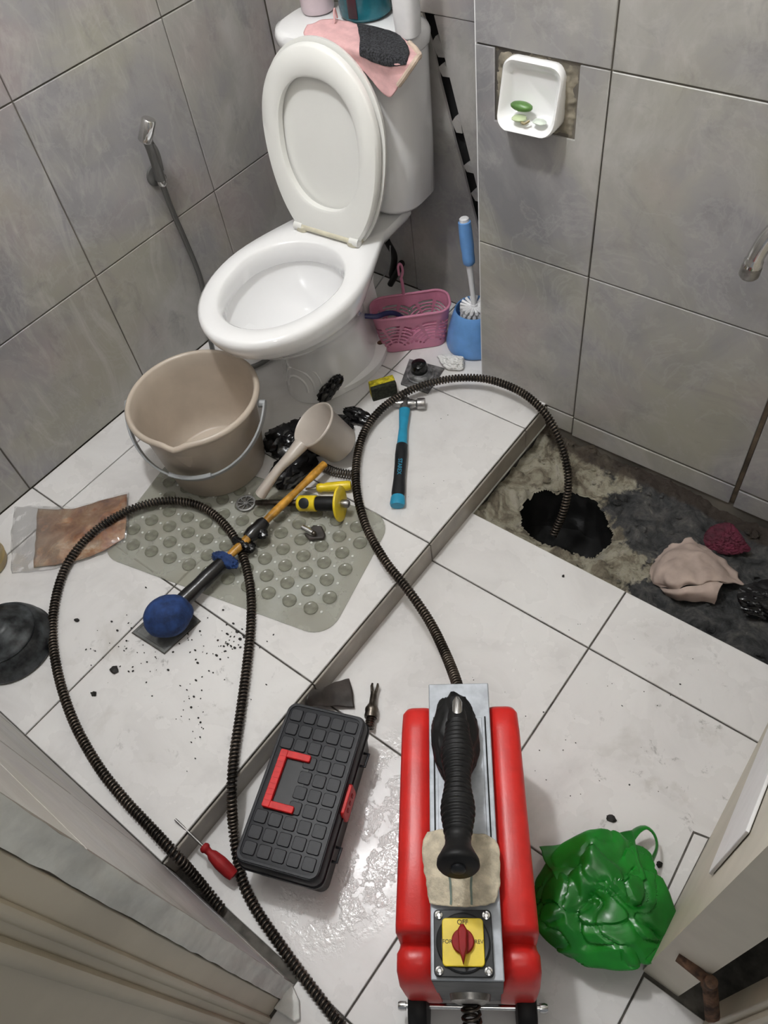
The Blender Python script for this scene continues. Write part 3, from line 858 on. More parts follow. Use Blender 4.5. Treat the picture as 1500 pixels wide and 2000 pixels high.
B().ball(hh + Vector((.001, -.001, .0062)), .005, 12, 8, (1.0, 1.5, .5)).build('hanging_hole', M_VOID, DP)

# ================================================================== BLACK BAG
def crumple(name, label, cat, c, rad, mat, seed, amp=.25, n=72, m=44, zmin=None, rz=0.0, nf=22, soft=24.0, fold=.10, ridge=1.6, group=None, hollow=None):
    """a creased bag or cloth: facets meeting in ridges, cut by thin valleys"""
    c = Vector(c); R_ = Matrix.Rotation(rz, 3, 'Z'); rn = random.Random(seed)
    fac = []
    for _ in range(nf):
        d_ = Vector((rn.gauss(0, 1), rn.gauss(0, 1), rn.gauss(0, 1))).normalized()
        fac.append((d_, 1.0 - amp*rn.random()))
    def fn(u):
        acc = 0.0
        for d_, k in fac:
            q = max(u.dot(d_), .04)/k
            acc += q**soft
        r_ = min(1.25, acc**(-1.0/soft))
        for o_, w_, a_ in ((1.0, .10, 1.0), (6.0, .07, .8), (13.0, .05, .5)):
            v_ = abs(nz(u, ridge*(1 + o_*.06), seed + o_))
            r_ -= fold*a_*max(0.0, 1 - v_/w_)
        if hollow:
            r_ -= hollow[3]*math.exp(-((u - Vector(hollow[:3]).normalized()).length/hollow[4])**2)
        return r_ + fold*.25*nz(u, ridge*3.5, seed + 2)
    b_ = B().ball((0, 0, 0), 1.0, n, m, fn=fn)
    vs2 = []
    for p in b_.v:
        q = R_ @ Vector((p.x*rad[0], p.y*rad[1], p.z*rad[2]))
        if zmin is not None and q.z + c.z < zmin + .001:
            q.z = zmin + .001 - c.z + .0005*nz(p, 9, 2)
        vs2.append(q)
    b_.v = vs2
    o = b_.build(name, mat, None, c, angle=32)
    return tag(o, label, cat, group)
M_BAG = plain('black_bin_bag_film', (0.006, 0.006, 0.007), 0.24, var=0.2, bmp=0.3, bscale=60)
bg = crumple('black_plastic_bag', 'crumpled black plastic bag lying under the dipper in front of the toilet', 'plastic bag', (-1.075, .862, PZ + .018), (.130, .074, .030), M_BAG, 11, .35, 100, 56, PZ, math.radians(58), nf=40, soft=30, fold=.16, ridge=2.6)
for a, e in ((Vector((-1.052, .755, PZ + .012)), (.052, .075, .017)), (Vector((-1.128, .806, PZ + .016)), (.055, .056, .028)), (at(640, 765, z=PZ+.04), (.018, .040, .022)), (at(655, 748, z=PZ+.05), (.016, .030, .020)), (at(700, 812, z=PZ+.015), (.050, .022, .016))):
    B().ball((0, 0, 0), 1.0, 28, 18, e, lambda u: 1 - .55*abs(nz(u, 2.4, 4)) + .12*nz(u, 6, 2)).build('bag_tuft', M_BAG, bg, a - bg.location)

# ================================================================== MAT
mm, nt, p = new_mat('clear_grey_green_vinyl')
p.inputs['Base Color'].default_value = (0.40, 0.43, 0.38, 1); p.inputs['Roughness'].default_value = 0.14
v_ = coords(nt)
nt.links.new(ramp(nt, noise_n(nt, v_, 7, 6, .6), [(0.3, (0.36, 0.345, 0.26)), (0.7, (0.52, 0.54, 0.49))]), p.inputs['Base Color'])
p.inputs['Alpha'].default_value = 0.46
bump(nt, p, noise_n(nt, v_, 34, 3), .6, .005)
MA, MB_, MC, MD = Vector((-.757, .772)), Vector((-.700, .448)), Vector((-1.285, .315)), Vector((-1.345, .640))
MT = thing('bath_mat', 'clear vinyl bath mat with round suction cups on the white platform', 'bath mat', ((MA.x + MC.x)/2, (MA.y + MC.y)/2, PZ))
mc = Vector((MT.location.x, MT.location.y))
ev = ((MA + MB_)/2 - (MC + MD)/2); Lx = ev.length/2; ev.normalize(); fv = Vector((-ev.y, ev.x)); Ly = abs((MA - MB_).dot(fv))/2
B().rings([[Vector((ev.x*x + fv.x*y, ev.y*x + fv.y*y, z)) for x, y in rrect(2*Lx, 2*Ly, .055, 8)] for z in (.0004, .0026)]).build('sheet', mm, MT, angle=40)
mcupm, nt, p = new_mat('vinyl_cup')
p.inputs['Roughness'].default_value = 0.16; p.inputs['Alpha'].default_value = 0.72
nt.links.new(ramp(nt, noise_n(nt, coords(nt), 60, 4), [(0.3, (0.17, 0.17, 0.13)), (0.7, (0.30, 0.30, 0.24))]), p.inputs['Base Color'])
cupme = B().lathe([(.0002, .0030), (.0055, .0031), (.0075, .0036), (.0125, .0031), (.0150, .0050), (.0160, .0040), (.0158, .0026)], 18).mesh('suction_cup', 50)
bumps = B(); cnt = 0
px_ = .0520
for i in range(-8, 9):
    for j in range(-5, 6):
        x = i*px_ + (.5*px_ if j % 2 else 0); y = j*px_*.72
        if abs(x) < Lx - .026 and abs(y) < Ly - .024 and not (abs(x) > Lx - .05 and abs(y) > Ly - .045):
            link('suction_cup', cupme, mcupm, MT, (ev.x*x + fv.x*y, ev.y*x + fv.y*y, 0))
        x2 = x + px_/2; y2 = y
        if abs(x2) < Lx - .02 and abs(y2) < Ly - .02:
            bumps.ball((ev.x*x2 + fv.x*y2, ev.y*x2 + fv.y*y2, .003), .0032, 8, 5, (1, 1, .7))
bo = bumps.build('grip_bumps', plain('clear_bump', (.80, .82, .78), .05, var=.02, alpha=.75), MT); bo['kind'] = 'stuff'

# ================================================================== SPRING CABLES
def cable(name, label, pts, R=.0106, wire=.0024, pitch=.0076, rfun=None, core=True, cat='drain cable'):
    root = thing(name, label, cat, pts[0])
    o = Vector(pts[0])
    b_, path = coil([Vector(p) - o for p in pts], R - wire, wire, pitch, rfun=rfun)
    b_.build('coil', M_COIL, root, angle=80, weld=False)
    if core:
        sk = path[::8]
        B().tube(sk, R - 2.0*wire, 8).build('core', M_CORE, root)
    return root
h = PZ + .012
c1 = [at(896, 1352, z=.215), at(889, 1325, z=.195), at(868, 1272, z=.150), at(838, 1212, z=.115), at(797, 1152, z=.105), at(752, 1095, z=.100), at(716, 1030, z=.090), at(697, 960, z=PZ+.022), at(697, 898, z=PZ+.020),
      at(712, 843, z=PZ+.022), at(744, 800, z=PZ+.028), at(790, 768, z=PZ+.032), at(842, 748, z=PZ+.036), at(900, 738, z=PZ+.040), at(958, 742, z=PZ+.045), at(1018, 766, z=PZ+.05), at(1062, 804, z=.11), at(1090, 852, z=.085),
      at(1106, 905, z=.04), at(1110, 950, z=-.005), at(1100, 1000, z=-.06), at(1080, 1046, z=-.12)]
cable('drain_snake_cable', 'brown steel spring cable arching from the red machine into the drain hole', c1)
c2 = [at(434, 1778, z=.012), at(405, 1742, z=.018), at(375, 1706, z=.048), at(340, 1666, z=PZ+.016), at(290, 1612, z=PZ+.014), at(240, 1558, z=h), at(188, 1490, z=h), at(140, 1400, z=h), at(110, 1300, z=h), at(103, 1210, z=h), at(122, 1122, z=h), at(160, 1062, z=h+.006), at(215, 1016, z=h+.012),
      at(280, 986, z=h+.012), at(340, 978, z=h+.010), at(398, 992, z=h+.006), at(445, 1032, z=h+.004), at(474, 1085, z=h), at(489, 1150, z=h), at(490, 1220, z=h), at(482, 1300, z=h), at(470, 1390, z=h), at(458, 1470, z=h), at(453, 1530, z=PZ+.010),
      at(453, 1575, z=.055), at(456, 1620, z=.022), at(463, 1670, z=.011), at(474, 1722, z=.010), at(500, 1776, z=.010), at(545, 1842, z=.010), at(600, 1918, z=.010), at(660, 1996, z=.010), at(720, 2075, z=.010)]
cable('drain_cable_section', 'loose brown spring cable section looping round the mop head and under the toolbox', c2)
cable('short_spring', 'short piece of dark steel spring lying beside the dipper', [at(633, 913, z=PZ+.012), at(655, 922, z=PZ+.012), at(690, 928, z=PZ+.012)], R=.012, wire=.0016, pitch=.0065, core=False, cat='spring')
print('part two ready')

# ================================================================== DRAIN MACHINE
MTH = math.radians(35.8)
MO = Vector((-.228, .266, 0))
MC_ = thing('drain_machine', 'red drain cleaning machine with a grey top plate and black lever grip', 'drain machine', MO, MTH)
def mloc(px, py, z):
    q = at(px, py, z=z) - MO
    return Matrix.Rotation(-MTH, 3, 'Z') @ q
def sect(y, hw, zt, zb, rt, xi=.0):
    """outline of one cross-section of the red housing (x, z) at y"""
    pts = []
    for x, z in rrect(2*hw, zt - zb, rt, 6): pts.append(Vector((x, y, z + (zt + zb)/2)))
    return pts
for sx in (-1, 1):
    rs = []
    for y, w0, zt, zb, rt in ((.182, .040, .262, .07, .012), (.180, .044, .272, .055, .02), (.170, .0485, .283, .045, .026), (.14, .050, .286, .04, .028), (-.05, .053, .287, .04, .028),
                              (-.138, .055, .287, .04, .028), (-.148, .055, .283, .04, .028), (-.152, .0535, .262, .04, .028), (-.157, .052, .244, .04, .028), (-.163, .053, .246, .04, .028), (-.170, .056, .252, .04, .028), (-.190, .0565, .248, .042, .030), (-.206, .054, .225, .05, .034), (-.212, .050, .18, .06, .03), (-.213, .046, .14, .07, .02)):
        c = sx*(.044 + w0/2)
        rs.append([Vector((c + x, y, z + (zt + zb)/2)) for x, z in rrect(w0, zt - zb, min(rt*.72, w0*.40), 5)])
    B().rings(rs).build('housing', M_RED, MC_, angle=60)
B().box((0, 0.0, .295), (.096, .418, .008)).build('top_plate', M_ZINC, MC_, bevel=.0015)
for sx in (-1, 1):
    B().box((sx*.0455, 0, .270), (.004, .41, .044)).build('side_rail', M_ZINC, MC_)
    B().box((sx*.0400, .052, .2995), (.0022, .200, .0012)).build('slot', M_VOID, MC_)
B().box((0, .052, .2998), (.070, .196, .0016)).build('raised_plate', M_ZINC, MC_, bevel=.0008)
B().box((0, -.0, .15), (.088, .40, .235)).build('frame', M_STEEL, MC_, bevel=.004)
B().box((0, -.2075, .195), (.094, .006, .200)).build('rear_panel', M_PANEL_SHADE, MC_, bevel=.001)
B().lathe([(.012, -.004), (.030, -.002), (.028, .008), (.018, .012), (.012, .012)], 24, (0, -.211, .165), (0, -1, 0)).build('outlet_ring', M_STEEL, MC_)
b, _ = coil([(0, -.200, .165), (0, -.230, .155), (.002, -.255, .135), (.004, -.275, .105)], .0125, .0028, .0105)
b.build('outlet_spring', M_DSTEEL, MC_, angle=80, weld=False)
B().lathe([(.010, -.004), (.024, -.004), (.024, .010), (.014, .014), (.010, .014)], 24, (0, .200, .205), (0, 1, 0)).build('nose_ring', M_STEEL, MC_)
for sx in (-1, 1):
    w_ = B().lathe([(.0, -.016), (.028, -.016), (.047, -.014), (.050, -.009), (.050, .009), (.047, .014), (.028, .016), (0, .016)], 36, (sx*.082, -.215, .050), (1, 0, 0)).build('wheel', M_BRUBBER, MC_)
    B().lathe([(.007, 0), (.0075, .008), (.006, .012), (0, .012)], 12, (sx*.103, -.215, .050), (sx, 0, 0)).build('wheel_nut', M_CHROME, w_)
    B().box((sx*.05, .14, .02), (.025, .03, .04)).build('foot', M_BRUBBER, MC_, bevel=.004)
B().cyl((-.106, -.215, .050), (.106, -.215, .050), .0045, n=12).build('axle', M_CHROME, MC_)
# lever grip
ga, gb = Vector((0, .128, .338)), Vector((0, -.093, .424))
ga = mloc(893, 1395, .340); gb = mloc(895, 1690, .424); 
gd = (gb - ga).normalized(); gl = (gb - ga).length
prof = [(0, -.004), (.013, -.004), (.0145, .004), (.0155, .022)]
N0 = 150
for k in range(N0 + 1):
    t = k/N0; s = .022 + (gl - .052)*t
    env = .0165 + .0065*math.exp(-((t - .27)/.14)**2) + .0060*math.exp(-((t - .74)/.15)**2)
    prof.append((env + .0014*math.cos(2*PI*t*22)*(1 if t < .93 else .2), s))
prof += [(.0175, gl - .026), (.023, gl - .014), (.027, gl - .006), (.0275, gl), (.025, gl + .003), (.010, gl + .004), (0, gl + .004)]
lv = B().lathe(prof, 32, ga, gd).build('lever_grip', M_BRUBBER, MC_, angle=70)
B().lathe([(.0095, 0), (.0095, .004), (.006, .006), (0, .0062)], 18, ga + gd*(gl + .003), gd).build('grip_stud', M_BLACK, lv)
B().tube([mloc(893, 1404, .350), mloc(893, 1372, .352), mloc(893, 1362, .350)], [.0078, .0078, .003], 16).build('lever_rod', M_CHROME, MC_)
B().ball((0, 0, 0), 1.0, 48, 30, (.038, .074, .029), lambda u: 1 - .22*abs(nz(u, 2.2, 6)) + .05*nz(u, 5, 2)).build('pivot_boot', M_BRUBBER, MC_, mloc(889, 1440, .318) , angle=60)
# rotary switch
sw = mloc(905, 1843, .300); sw.x = min(sw.x, .006)
sp = B().prism(rrect(.078, .080, .006, 4), 0, .007).build('switch_plate', M_BLACK, MC_, sw, bevel=.001)
B().lathe([(.036, .007), (.036, .010), (.034, .011), (.030, .010)], 40).build('bezel', M_BLACK, sp)
B().prism(rrect(.055, .057, .005, 4), .007, .014).build('yellow_dial', M_YEL, sp, bevel=.001)
for sx in (-1, 1):
    for sy in (-1, 1):
        B().lathe([(.0052, .007), (.0052, .0095), (.003, .0102), (.0022, .0085), (0, .0085)], 14, (sx*.032, sy*.033, 0)).build('screw', M_CHROME, sp)
kn = B().lathe([(.0150, .014), (.0150, .020), (.0135, .022), (0, .022)], 30).build('red_knob', M_DRED, sp)
B().rings([[Vector((x, y, z)) for x, y in ((0, -.0285*k), (.0055*k, -.010), (.006*k, .012), (.002*k, .0185*k), (-.002*k, .0185*k), (-.006*k, .012), (-.0055*k, -.010))] for z, k in ((.021, 1), (.031, 1), (.034, .8))]).build('pointer', M_DRED, kn, bevel=.0008)
M_INK = plain('dark_print', (0.03, 0.02, 0.01), 0.6)
text_mesh('OFF', .0085, M_INK, 'switch_text', sp, (0, .0232, .0142), (0, 0, 0))
text_mesh('FOR', .0070, M_INK, 'switch_text', sp, (-.0208, 0, .0142), (0, 0, 0))
text_mesh('REV', .0070, M_INK, 'switch_text', sp, (.0210, 0, .0142), (0, 0, 0))
# rag lying on the top plate
M_RAG = plain('grimy_cotton', (0.60, 0.53, 0.40), 0.95, var=0.15, scale=60, bmp=0.7, bscale=330)
M_RAGS = plain('green_stripe_thread', (0.17, 0.22, 0.19), 0.95, var=0.2)
rc = at(902, 1698, z=.302)
rg = thing('cotton_rag', 'grimy cream cotton rag with green stripes folded on the grey machine plate', 'rag', rc)
rl = [[at(x, y, z=z) - rc for x, y, z in r_] for r_ in (
    [(835, 1628, .304), (868, 1622, .307), (905, 1628, .306), (945, 1632, .307), (965, 1642, .304)],
    [(826, 1650, .309), (866, 1652, .315), (905, 1655, .313), (945, 1656, .315), (974, 1660, .307)],
    [(828, 1694, .309), (864, 1694, .313), (905, 1698, .315), (942, 1698, .315), (976, 1700, .308)],
    [(836, 1734, .308), (866, 1736, .314), (905, 1738, .312), (942, 1738, .314), (974, 1738, .307)],
    [(840, 1764, .304), (868, 1769, .307), (905, 1771, .306), (942, 1768, .307), (966, 1762, .304)])]
s_, fn = sheet(rl, 44, 44, .0012, 130)
s_.build('cloth', M_RAG, rg, solid=.006, bevel=0)
for u in (.34, .60):
    B().tube([fn(u, .42 + .56*k/16) + Vector((0, 0, .0032)) for k in range(17)], .0022, 6, flat=.4).build('stripe', M_RAGS, rg)

# ================================================================== TOOLBOX
TTH = math.radians(21.7); TO = Vector((-.518, .186, 0))
TB = thing('toolbox', 'charcoal plastic toolbox with a red folding handle on the lower floor', 'toolbox', TO, TTH)
def tloc(px, py, z): return Matrix.Rotation(-TTH, 3, 'Z') @ (at(px, py, z=z) - TO)
TH = .122
B().rings([[Vector((x, y, z)) for x, y in rrect(w, l, .016, 5)] for w, l, z in ((.136, .272, .001), (.140, .276, .004), (.148, .286, .078))]).build('body', M_TOOLBOX, TB, angle=40)
B().rings([[Vector((x, y, z)) for x, y in rrect(w, l, .018, 5)] for w, l, z in ((.150, .290, .079), (.158, .298, .080), (.158, .298, .088), (.154, .294, .090), (.153, .293, TH - .006), (.148, .288, TH - .001), (.138, .278, TH))]).build('lid', M_TOOLBOX, TB, angle=40)
B().rings([[Vector((x, y, z)) for x, y in rrect(w, l, .014, 5)] for w, l, z in ((.145, .284, TH - .003), (.145, .284, TH + .0022), (.138, .277, TH + .0022), (.138, .277, TH - .003))], closed=True).build('lid_rim', M_TOOLBOX, TB, angle=40)
padme = B().rings([[Vector((x, y, z)) for x, y in rrect(w, w, .003, 2)] for w, z in ((.0222, TH - .001), (.0222, TH + .0018), (.0205, TH + .0028))]).mesh('lid_pad', 40)
PT = .0268
ha, hb = tloc(548, 1462, TH), tloc(508, 1592, TH)
for i in range(5):
    for j in range(10):
        x = (i - 2)*PT; y = (j - 4.5)*PT*1.0
        if j in (3, 4, 5, 6) and i <= 1: continue
        link('lid_pad', padme, M_TOOLBOX, TB, (x, y, 0))
# recess and red handle
B().prism(rrect(.062, .100, .004, 3, -.029, 0), TH + .0001, TH + .0009).build('handle_recess', M_BLACK, TB)
hdl = B()
hdl.prism(rrect(.0145, .104, .003, 3, -.050, 0), TH + .001, TH + .0105)
for sy in (-1, 1):
    hdl.prism(rrect(.052, .0125, .003, 3, -.0255, sy*.0457), TH + .001, TH + .0095)
ho = hdl.build('handle', M_RED2, TB, bevel=.0012)
ribme = B().box((-.050, 0, TH + .0105), (.0135, .0012, .0012)).mesh('grip_rib')
for k in range(9): link('grip_rib', ribme, M_RED2, ho, (0, -.040 + .010*k, 0))
la = B().rings([[Vector((.0775 + x, y, z)) for x, y in rrect(.010, w, .003, 3)] for w, z in ((.052, .060), (.056, .066), (.056, .104), (.050, .110))]).build('latch', M_RED2, TB, bevel=.001)
for k in (-1, 0, 1): B().box((.0830, k*.013, .088), (.002, .006, .010)).build('latch_notch', M_DRED, la)
for sy in (-1, 1):
    B().tube([(.072, sy*.085 - .012, .070), (.086, sy*.085 - .012, .072), (.087, sy*.085 + .012, .072), (.072, sy*.085 + .012, .070)], .003, 8).build('side_ring', M_TOOLBOX, TB)
    B().box((-.078, sy*.075, .070), (.010, .03, .030)).build('lid_hinge', M_TOOLBOX, TB, bevel=.003)

# dark leather scrap and coupling bit beyond the toolbox
M_LEATH = plain('wet_dark_leather', (0.045, 0.037, 0.033), 0.5, var=0.3, scale=20, bmp=0.4, bscale=60)
sc_o = at(640, 1362, z=.012)
sp_ = [[at(x, y, z=z) - sc_o for x, y, z in r_] for r_ in (
    [(606, 1345, .055), (628, 1346, .045), (648, 1334, .030), (682, 1326, .012)],
    [(600, 1362, .058), (628, 1358, .040), (652, 1350, .026), (688, 1352, .012)],
    [(596, 1376, .050), (630, 1380, .030), (655, 1380, .014), (694, 1382, .006)])]
s_, _f = sheet(sp_, 30, 24, .002, 50)
tag(s_.build('leather_scrap', M_LEATH, None, sc_o, solid=.002), 'dark wet leather scrap sticking out behind the charcoal toolbox', 'scrap')
bt0, bt1 = at(724, 1402, z=.016), at(732, 1340, z=.014)
bt = thing('cable_coupling', 'greasy black steel coupling with a forked end beside the charcoal toolbox', 'coupling', bt0)
dv = bt1 - bt0; dn = dv.normalized(); Lb = dv.length
B().lathe([(0, 0), (.0125, 0), (.0135, .004), (.0125, .012), (.0135, .014), (.0135, .019), (.0115, .023), (.0075, .030), (.0065, Lb*.80)], 20, (0, 0, 0), dn, cap1=True).build('shank', M_DSTEEL, bt)
sd = dn.cross(Vector((0, 0, 1))).normalized()
for s in (-1, 1):
    B().tube([dn*(Lb*.78) + sd*(s*.0035), dn*Lb + sd*(s*.006), dn*(Lb + .006) + sd*(s*.0055)], [.0035, .0032, .002], 8).build('prong', M_DSTEEL, bt)
b, _ = coil([Vector((0, 0, 0)) - dn*.022, Vector((0, 0, 0)) + dn*.004], .008, .0022, .0052)
b.build('spring_end', M_DSTEEL, bt, weld=False)

def screwdriver(name, label, a, b_, frac, mh, hr, hprof, mb_=M_STEEL, br=.0025, group=None):
    """a = blade tip, b_ = butt of the handle; frac of the length is blade"""
    a, b_ = Vector(a), Vector(b_); dd = (b_ - a); L = dd.length; dd.normalize()
    root = thing(name, label, 'screwdriver', a)
    B().tube([Vector((0, 0, 0)), dd*(.006), dd*(L*frac + .006)], [br*.9, br, br], 10).build('blade', mb_, root)
    h0 = L*frac; hl = L - h0
    B().lathe([(0, h0)] + [(hr*r_, h0 + hl*t) for t, r_ in hprof] + [(0, L)], 20, (0, 0, 0), dd).build('handle', mh, root, angle=50)
    return root
screwdriver('red_screwdriver', 'screwdriver with a dark red handle beside the toolbox on the step', at(342, 1600, z=PZ + .006), at(458, 1712, z=.030), .47, M_DRED, .0125,
            ((0, .55), (.05, .75), (.10, .75), (.14, .55), (.22, .50), (.30, .78), (.55, 1.0), (.85, .95), (.97, .8)))
screwdriver('yellow_screwdriver', 'short bright yellow handled screwdriver beside the chisel on the mat', at(597, 955, z=PZ + .014), at(687, 948, z=PZ + .016), .24, M_YEL, .012,
            ((0, .6), (.04, .85), (.12, .95), (.2, .8), (.3, .95), (.6, 1.0), (.9, 1.0), (.98, .8)), M_CHROME, .003)

# chisel with hand guard
ca = at(500, 982, z=PZ + .016); cb = at(682, 984, z=PZ + .044)
CH = thing('cold_chisel', 'cold chisel with a black grip and round yellow hand guard', 'chisel', ca)
cdv = cb - ca; cL = cdv.length; cdn = cdv.normalized()
B().tube([Vector((0, 0, 0)), cdn*.02, cdn*(cL*.62)], [.006, .008, .008], 8).build('shaft', M_DSTEEL, CH)
B().lathe([(0, cL*.46), (.014, cL*.46), (.0185, cL*.48), (.0185, cL*.655), (.016, cL*.66), (0, cL*.66)], 24, (0, 0, 0), cdn).build('yellow_collar', M_YEL, CH, angle=50)
upc = (Vector((0, 0, 1)) - cdn*cdn.z).normalized()
vw = (EYE - ca).normalized(); vw = (vw - cdn*vw.dot(cdn)).normalized()
B().lathe([(0, 0), (.0125, 0), (.0125, .003), (.010, .004), (0, .004)], 20, cdn*(cL*.555) + vw*.0165, vw).build('black_dot', M_BLACK, CH)
B().lathe([(0, cL*.655), (.0160, cL*.655), (.0172, cL*.70), (.0172, cL*.86), (.016, cL*.90), (0, cL*.90)], 24, (0, 0, 0), cdn).build('black_grip', M_BRUBBER, CH, angle=50)
B().lathe([(0, cL*.885), (.036, cL*.885), (.0405, cL*.895), (.0415, cL*.905), (.0405, cL*.915), (.036, cL*.920), (.012, cL*.918), (0, cL*.918)], 40, (0, 0, 0), cdn).build('hand_guard', M_YEL, CH, angle=50)
B().lathe([(.0085, cL*.91), (.0095, cL*.93), (.0095, cL*.985), (.007, cL), (0, cL)], 16, (0, 0, 0), cdn).build('struck_head', M_STEEL, CH)

# ratchet joint on the mat
jo = at(612, 1044, z=PZ + .006)
RJ = thing('flat_cutter_head', 'small flat dark cutter head with a shiny steel stub on the mat', 'cutter head', jo)
poly = [(p_ - jo).to_2d() for p_ in (at(596, 1050, z=PZ), at(606, 1060, z=PZ), at(634, 1058, z=PZ), at(638, 1050, z=PZ), at(630, 1034, z=PZ), at(614, 1032, z=PZ))]
B().prism([(p_.x, p_.y) for p_ in poly], .0, .009).build('blade', M_LEATH, RJ, bevel=.003)
B().tube([at(591, 1030, z=PZ+.02) - jo, at(602, 1036, z=PZ+.02) - jo, at(614, 1043, z=PZ+.02) - jo], [.0065, .0075, .006], 12).build('stub', M_CHROME, RJ)
B().ball(at(613, 1042, z=PZ+.022) - jo, .006, 12, 8).build('bolt', M_DSTEEL, RJ)

# round strainer
so_ = at(481, 985, z=PZ + .003)
ST = thing('round_strainer', 'small round grey drain strainer lying flat next to the bucket', 'strainer', so_)
B().lathe([(.020, 0), (.0235, .002), (.0235, .006), (.0205, .007), (.019, .006), (.019, .001)], 32).build('ring', M_DPLG, ST)
barme = B().tube([(.001, 0, .004), (.010, .003, .0055), (.019, .002, .005)], .0014, 6).mesh('bar')
for k in range(9): link('bar', barme, M_DPLG, ST, None, (0, 0, 2*PI*k/9))
B().lathe([(0, .0015), (.019, .0015)], 24).build('mesh_floor', M_GROUT, ST)

# stick mop with blue foam head
sa, sb = at(634, 906, z=PZ + .045), at(392, 1140, z=PZ + .034)
SM = thing('stick_mop', 'yellow wooden stick with black tape and a round blue foam head', 'mop', at(330, 1205, z=PZ))
so2_ = SM.location
sdv = (sb - sa)
B().tube([sa - so2_ + sdv*(k/12) for k in range(13)], [.0105 + .0012*math.sin(k*1.7) for k in range(13)], 14, flat=.85).build('stick', M_WOOD, SM)
tp = [sa - so2_ + sdv*t for t in (.50, .53, .56, .60, .64)]
B().tube(tp, [.013, .0165, .0155, .0175, .0135], 14).build('tape_wrap', M_BAG, SM)
for a, e in ((at(508, 1040, z=PZ+.035), (.022, .016, .012)), (at(470, 1060, z=PZ+.04), (.028, .011, .010)), (at(486, 1068, z=PZ+.025), (.018, .016, .012))):
    B().ball((0, 0, 0), 1, 22, 14, e, lambda u: 1 - .5*abs(nz(u, 2.6, 9))).build('tape_end', M_BAG, SM, a - so2_)
tp = [sa - so2_ + sdv*t for t in (.80, .84, .90, .96, 1.02, 1.08, 1.14)]
B().tube(tp, [.0125, .0155, .0165, .0175, .0165, .018, .018], 16).build('black_sleeve', M_BAG, SM)
cbn = sa - so2_ + sdv*.815
B().ball((0, 0, 0), 1, 40, 18, (.036, .017, .0185), lambda u: 1 - .35*abs(nz(u, 3, 2)) + .1*nz(u, 8, 2)).build('blue_tie', M_BLUECL, SM, cbn, (0, 0, math.radians(8)))
hc = at(328, 1203, z=PZ + .046) - so2_
def hfn(u):
    return 1.0 + .05*nz(u, 2, 3) + .015*nz(u, 7, 1)
hb_ = B().ball((0, 0, 0), 1, 44, 28, (.044, .052, .043), hfn)
hb_.build('foam_head', M_BLUECL, SM, hc, (0, 0, math.radians(-28)))

# steel plate under the mop head
dp = [at(260, 1236, z=PZ), at(322, 1276, z=PZ), at(390, 1214, z=PZ), at(334, 1168, z=PZ)]
dpc = sum(dp, Vector())/4
pc = thing('drain_cover', 'square grey steel drain cover under the blue mop head', 'drain cover', dpc)
def qd(k): return [((p_ - dpc).x*k, (p_ - dpc).y*k) for p_ in dp]
B().rings([[Vector((x, y, z)) for x, y in qd(k)] for k, z in ((1, .0002), (1, .0026), (.90, .0030), (.88, .0022))]).build('plate', plain('wet_grey_cover', (.17, .175, .17), .3, .3, var=.25, scale=30), pc, angle=20)
B().rings([[Vector((x, y, z)) for x, y in qd(k)] for k, z in ((1.03, .0003), (1.05, .0009), (1.0, .0012))]).build('black_edge', M_GROUT, pc, angle=20)

# ================================================================== HAMMER
hz = PZ + .0135
ha, hb = at(791, 790, z=hz + .002), at(776, 988, z=hz)
HM = thing('claw_hammer', 'claw hammer with a cyan and black handle on the white platform', 'hammer', hb)
hdv = ha - hb; hL = hdv.length; hx = hdv.normalized(); hs_ = Vector((0, 0, 1)).cross(hx).normalized()   # hs_ = sideways
def hpt(t, s=0, z=0): return hx*(hL*t) + hs_*s + Vector((0, 0, z))
def hsec(t, w, th): return [hpt(t) + hs_*(w*math.cos(2*PI*j/16)) + Vector((0, 0, 1))*(th*math.sin(2*PI*j/16)) for j in range(16)]
B().rings([hsec(.00, .0155, .0115), hsec(.02, .0175, .0125), hsec(.075, .0165, .012), hsec(.09, .014, .0115)]).build('end_cap', M_CYAN, HM)
B().rings([hsec(.085, .0150, .0118), hsec(.12, .0160, .0124), hsec(.25, .0140, .0120), hsec(.36, .0140, .0120), hsec(.48, .0150, .0122), hsec(.575, .0138, .0115), hsec(.58, .012, .0105)]).build('grip', M_BLACK, HM)
B().rings([hsec(.57, .0130, .0105), hsec(.62, .0122, .0100), hsec(.75, .0105, .0092), hsec(.88, .0128, .0098), hsec(.945, .0140, .0100)]).build('cyan_shaft', M_CYAN, HM)
B().rings([hsec(.94, .0125, .0095), hsec(1.04, .0135, .0110), hsec(1.06, .011, .0095)]).build('neck', M_STEEL, HM)
hd2 = hpt(1.0, 0, .002)
fs = hs_ if (at(832, 794, z=hz) - at(790, 790, z=hz)).dot(hs_) > 0 else -hs_
B().lathe([(0, .0), (.011, .0), (.012, .010), (.0095, .016), (.0095, .020), (.0135, .024), (.0140, .040), (.0130, .0425), (0, .0425)], 24, hd2 + fs*.008, fs).build('head', M_STEEL, HM, angle=40)
cl_pts = [hd2 - fs*.004, hd2 - fs*.022, hd2 - fs*.044 - hx*.004 , hd2 - fs*.062 - hx*.014]
for s in (-1, 1):
    q = [p_ + Vector((0, 0, s*(.001 + .0035*k/3))) + Vector((0, 0, .001)) for k, p_ in enumerate(cl_pts)]
    B().tube(catmull(q, .006), [.0095 - .0011*k for k in range(len(catmull(q, .006)))], 10, flat=.6).build('claw', M_STEEL, HM)
xm = Matrix((( -hx.x, -hs_.x*-1, 0), (-hx.y, -hs_.y*-1, 0), (0, 0, 1)))
xdir = -hx; ydir = Vector((0, 0, 1)).cross(xdir)
rotm = Matrix((xdir, ydir, Vector((0, 0, 1)))).transposed()
